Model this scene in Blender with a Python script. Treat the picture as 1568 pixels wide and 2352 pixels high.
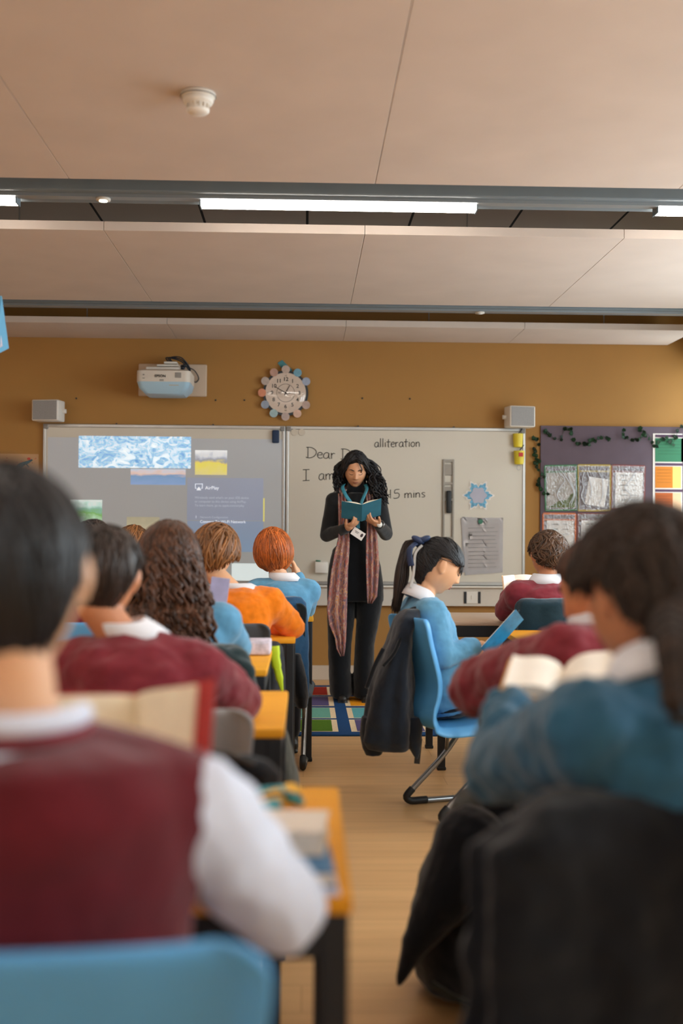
import bpy, bmesh, math, random
from mathutils import Vector, Matrix, noise
V = Vector
PI = math.pi
rnd = random.Random(7)
for o in list(bpy.data.objects):
    bpy.data.objects.remove(o)
SC = bpy.context.scene
COL = SC.collection

# ---------------------------------------------------------------- camera
F = 2613.0
cam_d = bpy.data.cameras.new('camera')
cam = bpy.data.objects.new('camera', cam_d)
COL.objects.link(cam)
CAM = V((0, 0, 1.15))
RC = Matrix.Rotation(-.032, 3, 'Z') @ Matrix.Rotation(PI/2 + .01454, 3, 'X') @ Matrix.Rotation(.007, 3, 'Z')
cam.matrix_world = Matrix.Translation(CAM) @ RC.to_4x4()
cam_d.sensor_fit = 'VERTICAL'
cam_d.sensor_height = 36
cam_d.lens = 36*F/2352
cam_d.clip_start = .05
cam_d.dof.use_dof = True
cam_d.dof.focus_distance = 6.0
cam_d.dof.aperture_fstop = 1.9
SC.camera = cam

# ---------------------------------------------------------------- light
W = bpy.data.worlds.new('world')
SC.world = W
W.use_nodes = True
bg = W.node_tree.nodes['Background']
bg.inputs[0].default_value = (.80, .92, 1.0, 1)
bg.inputs[1].default_value = 10.0
SC.view_settings.view_transform = 'Standard'
SC.view_settings.look = 'None'
SC.view_settings.gamma = 1
SC.view_settings.exposure = -0.16
LED_STRENGTH = 31.0
WALL_Y = 8.66
XR, XL, YB = 2.95, -4.3, -2.6
SLAB = 3.0
WINS = [(.4, 3.2), (3.8, 6.9), (8.0, 8.63)]
for (y0, y1) in WINS:
    ld = bpy.data.lights.new('daylight_portal', 'AREA')
    ld.shape = 'RECTANGLE'
    ld.size = y1-y0
    ld.size_y = 1.5
    ld.cycles.is_portal = True
    lo = bpy.data.objects.new('daylight_portal', ld)
    lo.location = (XR+.16, (y0+y1)/2, 1.7)
    lo.rotation_euler = (PI/2, 0, PI/2)
    COL.objects.link(lo)
# added soft fill lamp behind the camera; the back wall has no glazing
for nm, loc, rot, sx, sy, pw, cl in (
        ('fill_back', (-.6, YB+.08, 1.75), (PI/2, 0, 0), 5.2, 1.5, 20, (1.0, .97, .92)),):
    ld = bpy.data.lights.new(nm, 'AREA')
    ld.shape = 'RECTANGLE'; ld.size = sx; ld.size_y = sy
    ld.energy = pw; ld.color = cl
    lo = bpy.data.objects.new(nm, ld)
    lo.location = loc; lo.rotation_euler = rot
    COL.objects.link(lo)


def at(px, py, Y):
    """world point on the plane y = Y seen at a given place of the photograph"""
    d = RC @ V(((px-784)/F, (1176-py)/F, -1))
    return CAM + d*(Y/d.y)


# ---------------------------------------------------------------- materials
def lin(c):
    c /= 255
    return c/12.92 if c <= .04045 else ((c+.055)/1.055)**2.4


def rgb(r, g, b, k=1.0):
    return (min(1, lin(r)*k), min(1, lin(g)*k), min(1, lin(b)*k), 1)


MATS = {}


def mat(name, c, rough=.6, metal=0, var=0, vscale=8, bump=0, bscale=60, stretch=None, emit=0, island=0, sheen=0, spec=.5, coat=0, alpha=1, trans=0, sub=0):
    if name in MATS:
        return MATS[name]
    m = bpy.data.materials.new(name)
    m.use_nodes = True
    nt = m.node_tree
    N, L = nt.nodes, nt.links
    b = N['Principled BSDF']
    b.inputs['Base Color'].default_value = c
    b.inputs['Roughness'].default_value = rough
    b.inputs['Metallic'].default_value = metal
    b.inputs['Specular IOR Level'].default_value = spec
    if sheen:
        b.inputs['Sheen Weight'].default_value = sheen
    if coat:
        b.inputs['Coat Weight'].default_value = coat
    if sub:
        b.inputs['Subsurface Weight'].default_value = sub
        b.inputs['Subsurface Radius'].default_value = (.012, .005, .003)
        b.inputs['Subsurface Scale'].default_value = 1
    if alpha < 1:
        b.inputs['Alpha'].default_value = alpha
    if emit:
        b.inputs['Emission Color'].default_value = c
        b.inputs['Emission Strength'].default_value = emit
    tc = N.new('ShaderNodeTexCoord')
    mp = N.new('ShaderNodeMapping')
    L.new(tc.outputs['Object'], mp.inputs['Vector'])
    if stretch:
        mp.inputs['Scale'].default_value = stretch
    src = None
    if var or island:
        hs = N.new('ShaderNodeHueSaturation')
        hs.inputs['Color'].default_value = c
        add = None
        if var:
            nz = N.new('ShaderNodeTexNoise')
            nz.inputs['Scale'].default_value = vscale
            nz.inputs['Detail'].default_value = 5
            L.new(mp.outputs[0], nz.inputs['Vector'])
            mr = N.new('ShaderNodeMapRange')
            mr.inputs['From Min'].default_value = .3
            mr.inputs['From Max'].default_value = .7
            mr.inputs['To Min'].default_value = 1-var
            mr.inputs['To Max'].default_value = 1+var
            L.new(nz.outputs['Fac'], mr.inputs['Value'])
            add = mr.outputs[0]
        if island:
            ge = N.new('ShaderNodeNewGeometry')
            m2 = N.new('ShaderNodeMapRange')
            m2.inputs['To Min'].default_value = 1-island
            m2.inputs['To Max'].default_value = 1+island*1.6
            L.new(ge.outputs['Random Per Island'], m2.inputs['Value'])
            if add:
                mu = N.new('ShaderNodeMath'); mu.operation = 'MULTIPLY'
                L.new(add, mu.inputs[0]); L.new(m2.outputs[0], mu.inputs[1])
                add = mu.outputs[0]
            else:
                add = m2.outputs[0]
        L.new(add, hs.inputs['Value'])
        L.new(hs.outputs[0], b.inputs['Base Color'])
        if emit:
            L.new(hs.outputs[0], b.inputs['Emission Color'])
    if bump:
        n2 = N.new('ShaderNodeTexNoise')
        n2.inputs['Scale'].default_value = bscale
        n2.inputs['Detail'].default_value = 4
        L.new(mp.outputs[0], n2.inputs['Vector'])
        bp = N.new('ShaderNodeBump')
        bp.inputs['Strength'].default_value = min(1, bump)
        bp.inputs['Distance'].default_value = .004
        L.new(n2.outputs['Fac'], bp.inputs['Height'])
        L.new(bp.outputs[0], b.inputs['Normal'])
    MATS[name] = m
    return m


def cloth(name, c, folds=.5):
    return mat(name, c, rough=.95, var=.13, vscale=22, bump=.75*folds, bscale=34, sheen=.25, spec=.15)


K = 1.25
M_CEIL = mat('ceiling_raft_fabric', rgb(206, 190, 178, 1.0), .95, var=.04, vscale=3, bump=.1, bscale=300)
M_SLAB = mat('slab_grey', rgb(92, 90, 88), .9, var=.05, vscale=2)
M_MUST = mat('mustard_paint', rgb(164, 118, 58), .75, var=.05, vscale=1.5, bump=.08, bscale=250)
M_WHITEW = mat('white_wall_paint', rgb(222, 214, 200), .85, var=.03, bump=.05, bscale=200)
M_GREENW = mat('pale_green_wall_paint', rgb(205, 205, 150), .85, var=.03)
M_WHITE = mat('white_plastic', rgb(225, 218, 208), .45, var=.03)
M_OFFW = mat('cream_plastic', rgb(214, 203, 190), .5, var=.04)
M_ALU = mat('aluminium_trim', rgb(170, 168, 165), .35, .8, var=.05)
M_BEAM = mat('beam_grey_paint', rgb(112, 122, 128), .6, 0, var=.05)
M_DARK = mat('dark_grey_plastic', rgb(52, 52, 52), .6, var=.1)
M_BLACK = mat('black_plastic', rgb(24, 25, 27), .55, var=.1)
M_CHROME = mat('grey_tube_metal', rgb(150, 150, 150), .3, .9, var=.08)
M_LEG = mat('desk_frame_black', rgb(34, 38, 43), .5, .1, var=.12)
M_DESK = mat('desk_yellow_laminate', rgb(238, 164, 38), .6, spec=.25, var=.05, vscale=5, stretch=(1, 8, 1))
M_BLUEP = mat('light_blue_plastic', rgb(88, 164, 222), .42, var=.05, bump=.2, bscale=400)
M_GREYP = mat('mid_grey_plastic', rgb(150, 148, 150), .5, var=.05, bump=.2, bscale=400)
M_DGREYP = mat('slate_grey_plastic', rgb(66, 74, 82), .5, var=.05, bump=.2, bscale=400)
M_TEALP = mat('dark_teal_plastic', rgb(38, 58, 70), .5, var=.05)
M_BOARD = mat('whiteboard_enamel', rgb(206, 197, 182), .35, var=.02, vscale=1.2)
M_INK = mat('black_marker_ink', rgb(45, 38, 36), .6)
M_PAPER = mat('white_paper', rgb(228, 220, 214), .9, var=.03, bump=.15, bscale=30)
M_PAGE = mat('cream_page_paper', rgb(255, 240, 212), .9, var=.06, vscale=30)
M_PAGEW = mat('white_page_paper', rgb(244, 234, 220), .9, var=.04, vscale=30)
M_PRINT = mat('grey_print', rgb(150, 146, 144), .9)
M_MAROON = cloth('maroon_sweatshirt_fleece', rgb(128, 44, 54))
M_VEST = cloth('dark_maroon_knit', rgb(100, 28, 38), .8)
M_BLUE = cloth('sky_blue_sweatshirt_fleece', rgb(98, 156, 192))
M_BLUE2 = cloth('teal_blue_sweatshirt_fleece', rgb(48, 92, 118))
M_ORANGE = cloth('orange_sweatshirt_fleece', rgb(242, 128, 20))
M_SHIRT = mat('white_shirt_cotton', rgb(236, 236, 242), .9, bump=.35, bscale=24, var=.03)
M_SHIRTB = mat('pale_shirt_cotton', rgb(226, 232, 250), .9, bump=.6, bscale=18, var=.05)
M_NAVYC = cloth('navy_coat_nylon', rgb(30, 38, 50), .8)
M_TEALC = cloth('dark_teal_coat_nylon', rgb(28, 52, 64), .8)
M_BLUEC = cloth('dark_blue_coat_nylon', rgb(38, 78, 112), .8)
M_GREENC = cloth('bottle_green_coat_nylon', rgb(28, 48, 52), .8)
M_BLACKC = cloth('black_cloth', rgb(19, 21, 26), .8)
M_TROUS = cloth('black_trouser_cloth', rgb(28, 28, 33), .5)
M_CHAR = cloth('charcoal_jumper_knit', rgb(38, 38, 40), .5)
M_OLIVE = cloth('dark_olive_canvas', rgb(50, 50, 40), .8)
M_PIN = cloth('black_wool_trouser', rgb(13, 14, 18), .4)
M_SHOE = mat('black_shoe_leather', rgb(26, 24, 24), .4, var=.1)
SK1 = mat('light_warm_skin', rgb(232, 178, 138), .5, var=.04, vscale=20, sub=.12)
SK2 = mat('tan_skin', rgb(206, 138, 98), .5, var=.05, vscale=20, sub=.12)
SK3 = mat('olive_skin', rgb(212, 154, 116), .5, var=.05, vscale=20, sub=.12)
SK4 = mat('rosy_skin', rgb(226, 150, 104), .5, var=.05, vscale=20, sub=.12)


def hairm(name, c, isl=.45, rough=.45):
    return mat(name, c, rough=rough, var=.25, vscale=25, island=isl, bump=.3, bscale=120, spec=.4)


H_BLACK = hairm('black_hair', rgb(26, 24, 26))
H_DARK = hairm('dark_brown_hair', rgb(48, 36, 30))
H_BROWN = hairm('chestnut_curly_hair', rgb(72, 44, 28), .6)
H_AUB = hairm('sandy_auburn_hair', rgb(122, 80, 44), .5)
H_GING = hairm('ginger_hair', rgb(170, 88, 34), .4)
H_BRAID = hairm('dark_braided_hair', rgb(48, 36, 29), .4, .7)
H_CROP = hairm('brown_wavy_crop_hair', rgb(70, 48, 32), .6)


# ---------------------------------------------------------------- mesh helpers
def orth(d):
    d = d.normalized()
    a = V((0, 0, 1)) if abs(d.z) < .9 else V((1, 0, 0))
    u = d.cross(a).normalized()
    return u, d.cross(u).normalized()


def loft(bm, rings, closed_caps=True, loop=False):
    """rings: lists of points, all the same length"""
    vr = [[bm.verts.new(p) for p in r] for r in rings]
    n = len(vr[0])
    for a, b in zip(vr[:-1], vr[1:]):
        for i in range(n):
            j = (i+1) % n
            bm.faces.new((a[i], a[j], b[j], b[i]))
    if loop:
        a, b = vr[-1], vr[0]
        for i in range(n):
            j = (i+1) % n
            bm.faces.new((a[i], a[j], b[j], b[i]))
    elif closed_caps:
        bm.faces.new(vr[0][::-1])
        bm.faces.new(vr[-1])
    return vr


def tube(bm, pts, r, n=8, flat=1.0, ref=None):
    pts = [V(p) for p in pts]
    rs = r if isinstance(r, (list, tuple)) else [r]*len(pts)
    rings = []
    u = None
    for i, p in enumerate(pts):
        d = (pts[min(i+1, len(pts)-1)] - pts[max(i-1, 0)])
        if d.length < 1e-9:
            d = V((0, 0, 1))
        d.normalize()
        if u is None:
            u = (ref - d*ref.dot(d)).normalized() if ref is not None else orth(d)[0]
        else:
            u = u - d*u.dot(d)
            u = u.normalized() if u.length > 1e-6 else orth(d)[0]
        w = d.cross(u)
        rings.append([p + u*(rs[i]*math.cos(2*PI*k/n)) + w*(rs[i]*flat*math.sin(2*PI*k/n)) for k in range(n)])
    return loft(bm, rings)


def capsule(bm, p0, p1, r0, r1, n=14):
    p0, p1 = V(p0), V(p1)
    d = (p1-p0)
    if d.length < 1e-6:
        d = V((0, 0, .001))
    dn = d.normalized()
    u, w = orth(dn)
    rings = []
    for a in (.15, .4, .7, 1.0):
        ang = a*PI/2
        rings.append((p0 - dn*r0*math.cos(ang), r0*math.sin(ang)))
    for a in (1.0, .7, .4, .15):
        ang = a*PI/2
        rings.append((p1 + dn*r1*math.cos(ang), r1*math.sin(ang)))
    loft(bm, [[c + u*(r*math.cos(2*PI*k/n)) + w*(r*math.sin(2*PI*k/n)) for k in range(n)] for c, r in rings])


def ell(bm, c, rad, R=None, u=20, v=14):
    m = Matrix.Translation(V(c)) @ (R.to_4x4() if R is not None else Matrix()) @ Matrix.Diagonal((rad[0], rad[1], rad[2], 1))
    return bmesh.ops.create_uvsphere(bm, u_segments=u, v_segments=v, radius=1, matrix=m)['verts']


def box(bm, c, size, R=None, bev=0, seg=2):
    m = Matrix.Translation(V(c)) @ (R.to_4x4() if R is not None else Matrix()) @ Matrix.Diagonal((size[0], size[1], size[2], 1))
    vs = bmesh.ops.create_cube(bm, size=1, matrix=m)['verts']
    if bev:
        es = list({e for v in vs for e in v.link_edges})
        bmesh.ops.bevel(bm, geom=es, offset=bev, segments=seg, affect='EDGES', profile=.5)


def oval_loft(bm, secs, n=28, fold=None):
    """secs: (centre, lateral vector, forward vector)"""
    rings = []
    for i, (c, a, b) in enumerate(secs):
        ring = []
        for k in range(n):
            t = 2*PI*k/n
            f = fold(i, t) if fold else 1
            ring.append(V(c) + V(a)*(math.cos(t)*f) + V(b)*(math.sin(t)*f))
        rings.append(ring)
    loft(bm, rings)


def slab_prism(bm, outline, nrm, th, inset=0):
    """solid from a planar outline"""
    nrm = V(nrm).normalized()
    a = [V(p) for p in outline]
    loft(bm, [a, [p + nrm*th for p in a]])


def disc(bm, c, r, nrm, th, n=32):
    u, w = orth(V(nrm))
    slab_prism(bm, [V(c) + u*(r*math.cos(2*PI*k/n)) + w*(r*math.sin(2*PI*k/n)) for k in range(n)], nrm, th)


def smooth_path(pts, k=6):
    pts = [V(p) for p in pts]
    out = []
    P = [pts[0]] + pts + [pts[-1]]
    for i in range(1, len(P)-2):
        a, b, c, d = P[i-1], P[i], P[i+1], P[i+2]
        for j in range(k):
            t = j/k
            out.append(.5*((2*b) + (c-a)*t + (2*a-5*b+4*c-d)*t*t + (3*b-a-3*c+d)*t**3))
    out.append(pts[-1])
    return out


ROOTM = {}


def thing(name, label, cat, loc=(0, 0, 0), group=None):
    o = bpy.data.objects.new(name, None)
    COL.objects.link(o)
    o.location = loc
    o.empty_display_size = .05
    ROOTM[o.name] = V(loc)
    o['label'] = label
    o['category'] = cat
    if group:
        o['group'] = group
    return o


def obj(name, bm, m, parent=None, smooth=True, org=None, label=None):
    """link a bmesh (world coordinates) as one mesh object"""
    off = V((0, 0, 0))
    if parent is not None:
        off = ROOTM[parent.name]
    elif org is not None:
        off = V(org)
    if off.length > 0:
        bmesh.ops.translate(bm, verts=bm.verts, vec=-off)
    bmesh.ops.recalc_face_normals(bm, faces=bm.faces)
    me = bpy.data.meshes.new(name)
    if smooth:
        for f in bm.faces:
            f.smooth = True
    bm.to_mesh(me)
    bm.free()
    for mm in (m if isinstance(m, (list, tuple)) else [m]):
        me.materials.append(mm)
    o = bpy.data.objects.new(name, me)
    COL.objects.link(o)
    if parent is not None:
        o.parent = parent
        ROOTM[o.name] = off
    elif org is not None:
        o.location = org
        ROOTM[o.name] = off
    else:
        ROOTM[o.name] = off
    if label:
        o['label'] = label
    return o


def tag(o, label, cat, group=None, kind=None):
    o['label'] = label
    o['category'] = cat
    if group:
        o['group'] = group
    if kind:
        o['kind'] = kind
    return o


def struct(name, bm, m, smooth=False):
    o = obj(name, bm, m, smooth=smooth)
    o['kind'] = 'structure'
    return o


def copy_tree(o, parent=None):
    c = o.copy()
    COL.objects.link(c)
    if parent is not None:
        c.parent = parent
    for ch in [x for x in COL.objects if x.parent == o]:
        copy_tree(ch, c)
    return c


TEX = {}


def clouds(sz):
    if sz not in TEX:
        t = bpy.data.textures.new('folds_%d' % int(sz*1000), 'CLOUDS')
        t.noise_scale = sz
        t.noise_depth = 2
        TEX[sz] = t
    return TEX[sz]


def skinify(o, voxel=.006, sm=4, disp=0, dsz=.06):
    m = o.modifiers.new('remesh', 'REMESH')
    m.mode = 'VOXEL'
    m.voxel_size = voxel
    m.use_smooth_shade = True
    s = o.modifiers.new('smooth', 'SMOOTH')
    s.factor = .5
    s.iterations = sm
    if disp:
        d = o.modifiers.new('folds', 'DISPLACE')
        d.texture = clouds(dsz)
        d.strength = disp
        d.mid_level = .5
        d.texture_coords = 'LOCAL'
    return o


def autosmooth(o, ang=40):
    o.data.shade_smooth() if False else None
    me = o.data
    bm = bmesh.new()
    bm.from_mesh(me)
    for e in bm.edges:
        if len(e.link_faces) == 2:
            e.smooth = e.calc_face_angle(0) < math.radians(ang)
    for f in bm.faces:
        f.smooth = True
    bm.to_mesh(me)
    bm.free()
    return o


TEXTFONT = None


def text_mesh(bm, s, origin, size, right=V((1, 0, 0)), up=V((0, 0, 1)), align='LEFT', ext=.0004, bold=0):
    """flat lettering added to a bmesh, facing away from right x up"""
    cu = bpy.data.curves.new('t', 'FONT')
    cu.body = s
    cu.size = size
    cu.extrude = ext
    cu.offset = bold
    cu.align_x = align
    ob = bpy.data.objects.new('t', cu)
    COL.objects.link(ob)
    dg = bpy.context.evaluated_depsgraph_get()
    me = bpy.data.meshes.new_from_object(ob.evaluated_get(dg))
    nrm = right.cross(up)
    M = Matrix((right, up, nrm)).transposed().to_4x4()
    M.translation = V(origin)
    me.transform(M)
    bm.from_mesh(me)
    bpy.data.objects.remove(ob)
    bpy.data.curves.remove(cu)
    bpy.data.meshes.remove(me)

# ================================================================ the room
def room():
    # floor: vinyl planks running across the room
    m = bpy.data.materials.new('tan_vinyl_planks')
    m.use_nodes = True
    N, L = m.node_tree.nodes, m.node_tree.links
    b = N['Principled BSDF']
    tc = N.new('ShaderNodeTexCoord')
    br = N.new('ShaderNodeTexBrick')
    br.inputs['Color1'].default_value = rgb(226, 180, 124)
    br.inputs['Color2'].default_value = rgb(218, 172, 118)
    br.inputs['Mortar'].default_value = rgb(200, 152, 102)
    br.inputs['Scale'].default_value = 1
    br.inputs['Mortar Size'].default_value = .002
    br.inputs['Brick Width'].default_value = 1.3
    br.inputs['Row Height'].default_value = .16
    L.new(tc.outputs['Object'], br.inputs['Vector'])
    mp = N.new('ShaderNodeMapping')
    mp.inputs['Scale'].default_value = (.7, 9, 1)
    L.new(tc.outputs['Object'], mp.inputs['Vector'])
    nz = N.new('ShaderNodeTexNoise')
    nz.inputs['Scale'].default_value = 2.2
    nz.inputs['Detail'].default_value = 8
    L.new(mp.outputs[0], nz.inputs['Vector'])
    mx = N.new('ShaderNodeMix')
    mx.data_type = 'RGBA'
    mx.blend_type = 'MULTIPLY'
    mx.inputs['Factor'].default_value = 1
    cr = N.new('ShaderNodeValToRGB')
    cr.color_ramp.elements[0].position = .3
    cr.color_ramp.elements[0].color = (.86, .84, .82, 1)
    cr.color_ramp.elements[1].position = .65
    cr.color_ramp.elements[1].color = (1, 1, 1, 1)
    L.new(nz.outputs['Fac'], cr.inputs[0])
    L.new(br.outputs['Color'], mx.inputs['A'])
    L.new(cr.outputs[0], mx.inputs['B'])
    L.new(mx.outputs['Result'], b.inputs['Base Color'])
    b.inputs['Roughness'].default_value = .42
    bm = bmesh.new()
    box(bm, ((XL+XR)/2, (YB+WALL_Y)/2, -.05), (XR-XL+.4, WALL_Y-YB+.4, .1))
    struct('floor', bm, m)
    # slab with long joints
    ms = bpy.data.materials.new('slab_boards')
    ms.use_nodes = True
    N, L = ms.node_tree.nodes, ms.node_tree.links
    tc = N.new('ShaderNodeTexCoord')
    br = N.new('ShaderNodeTexBrick')
    br.inputs['Color1'].default_value = rgb(214, 200, 188)
    br.inputs['Color2'].default_value = rgb(206, 193, 180)
    br.inputs['Mortar'].default_value = rgb(40, 36, 34)
    br.inputs['Scale'].default_value = 1
    br.inputs['Mortar Size'].default_value = .008
    br.inputs['Brick Width'].default_value = .62
    br.inputs['Row Height'].default_value = 6
    L.new(tc.outputs['Object'], br.inputs['Vector'])
    L.new(br.outputs['Color'], N['Principled BSDF'].inputs['Base Color'])
    N['Principled BSDF'].inputs['Roughness'].default_value = .9
    bm = bmesh.new()
    box(bm, ((XL+XR)/2, (YB+WALL_Y)/2, SLAB+.05), (XR-XL+.4, WALL_Y-YB+.4, .1))
    struct('ceiling', bm, ms)
    bm = bmesh.new()
    box(bm, ((XL+XR)/2, WALL_Y+.1, SLAB/2), (XR-XL+.4, .2, SLAB))
    struct('wall_front', bm, M_MUST)
    bm = bmesh.new()
    box(bm, ((XL+XR)/2, YB-.1, SLAB/2), (XR-XL+.4, .2, SLAB))
    struct('wall_back', bm, M_WHITEW)
    bm = bmesh.new()
    box(bm, (XL-.1, (YB+WALL_Y)/2, SLAB/2), (.2, WALL_Y-YB, SLAB))
    struct('wall_left', bm, M_WHITEW)
    # right wall around the windows
    bm = bmesh.new()
    ys = [YB] + [v for w in WINS for v in w] + [WALL_Y]
    for i in range(0, len(ys), 2):
        box(bm, (XR+.1, (ys[i]+ys[i+1])/2, SLAB/2), (.2, ys[i+1]-ys[i], SLAB))
    for (a, c) in WINS:
        box(bm, (XR+.1, (a+c)/2, .475), (.2, c-a, .95))
        box(bm, (XR+.1, (a+c)/2, (2.45+SLAB)/2), (.2, c-a, SLAB-2.45))
    struct('wall_right', bm, M_GREENW)
    gl = bpy.data.materials.new('window_glass')
    gl.use_nodes = True
    N, L = gl.node_tree.nodes, gl.node_tree.links
    tr = N.new('ShaderNodeBsdfTransparent')
    gs = N.new('ShaderNodeBsdfGlossy'); gs.inputs['Roughness'].default_value = .02
    mi = N.new('ShaderNodeMixShader'); mi.inputs[0].default_value = .06
    L.new(tr.outputs[0], mi.inputs[1]); L.new(gs.outputs[0], mi.inputs[2])
    L.new(mi.outputs[0], N['Material Output'].inputs['Surface'])
    for i, (a, c) in enumerate(WINS):
        bm = bmesh.new()
        for z in (.98, 2.42):
            box(bm, (XR+.12, (a+c)/2, z), (.06, c-a, .06))
        for y in (a+.03, (a+c)/2, c-.03):
            box(bm, (XR+.12, y, 1.7), (.06, .06, 1.38))
        w = struct('window_%d' % (i+1), bm, M_WHITE)
        bm = bmesh.new()
        box(bm, (XR+.12, (a+c)/2, 1.7), (.008, c-a-.1, 1.4))
        g = obj('pane', bm, gl, w, smooth=False)
    bm = bmesh.new()
    box(bm, ((XL+XR)/2, WALL_Y-.009, .055), (XR-XL, .018, .11), bev=.004)
    struct('baseboard_front', bm, mat('skirting_paint', rgb(200, 184, 166), .5))
    # flooring upstand strip between skirting and floor
    bm = bmesh.new()
    box(bm, (XR-.009, (YB+WALL_Y)/2, .055), (.018, WALL_Y-YB, .11))
    struct('baseboard_right', bm, MATS['skirting_paint'])
    # ceiling rafts
    JX = [-4.28, -3.58, -2.28, -.98, .28, 1.55, 2.78]
    for k, (y0, y1) in enumerate([(-2.5, -.32), (.48, 2.18), (2.98, 4.69), (5.50, 7.22), (8.02, 8.655)]):
        t = thing('ceiling_raft', ['beige acoustic ceiling raft behind the camera, out over the back of the class',
                                   'beige acoustic ceiling raft above the rear desks, mostly above the frame',
                                   'large beige ceiling raft carrying the smoke detector, nearest in view',
                                   'beige ceiling raft between the lit strip light and the second grey beam',
                                   'narrow beige ceiling raft running against the mustard front wall'][k],
                  'ceiling panel', (0, (y0+y1)/2, 2.6), 'beige acoustic rafts under the ceiling')
        for a, c in zip(JX[:-1], JX[1:]):
            bm = bmesh.new()
            box(bm, ((a+c)/2, (y0+y1)/2, 2.602), (c-a-.002, y1-y0, .044), bev=.0015)
            obj('panel', bm, M_CEIL, t, smooth=False)
        bm = bmesh.new()
        for x in (-3.4, -1.6, 0.9, 2.2):
            tube(bm, [(x, (y0+y1)/2, 2.62), (x, (y0+y1)/2, SLAB)], .004, 6)
        obj('hanger_wire', bm, M_ALU, t)
    # beams in the gaps, with strip lights
    M_LED = mat('led_diffuser', (1, .93, .84, 1), .5, emit=LED_STRENGTH)
    M_LEDOFF = mat('unlit_diffuser', rgb(210, 206, 200), .4)
    for k, yb in enumerate((.08, 2.58, 5.1, 7.62)):
        t = thing('light_beam', ['grey ceiling beam over the back desks, above the frame', 'grey ceiling beam over the middle desks, above the frame',
                                 'grey ceiling beam with the bright strip lights, nearest in view',
                                 'narrow grey ceiling beam near the mustard front wall'][k], 'ceiling beam', (0, yb, 2.7),
                  'grey service beams between the ceiling rafts')
        bm = bmesh.new()
        box(bm, ((XL+XR)/2, yb, 2.69), (XR-XL-.02, .20, .13), bev=.006)
        obj('housing', bm, M_BEAM, t, smooth=False)
        bm = bmesh.new()
        for x in (-3.5, -1.2, 1.0, 2.4):
            tube(bm, [(x, yb, 2.75), (x, yb, SLAB)], .006, 6)
        obj('hanger_rod', bm, M_ALU, t)
        bm = bmesh.new()
        box(bm, ((XL+XR)/2, yb-.03, 2.618), (XR-XL-.04, .05, .014))
        obj('cable_cover', bm, mat('beam_light_strip', rgb(140, 145, 148), .4, .3), t, smooth=False)
        if k < 3:
            for q, x0 in enumerate((-4.05, -2.53, -.475, 1.585)):
                x1 = min(x0+1.235, XR-.05)
                tt = thing('strip_light', ['lit white strip light under the %s beam, %s' % (['rear', 'middle', 'nearest visible'][k], w) for w in
                                           ('at the far left by the wall', 'leftmost piece cut by the frame', 'long piece right over the aisle', 'rightmost piece')][q],
                           'ceiling light', ((x0+x1)/2, yb, 2.62), 'strip lights under the grey beams')
                bm = bmesh.new()
                box(bm, ((x0+x1)/2, yb+.005, 2.600), (x1-x0, .065, .022), bev=.005)
                obj('diffuser', bm, M_LED, tt, smooth=False)
                for xe in (x0-.003, x1+.003):
                    bm = bmesh.new()
                    box(bm, (xe, yb+.005, 2.606), (.006, .075, .04))
                    obj('end_cap', bm, M_BEAM, tt, smooth=False)


room()


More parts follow.
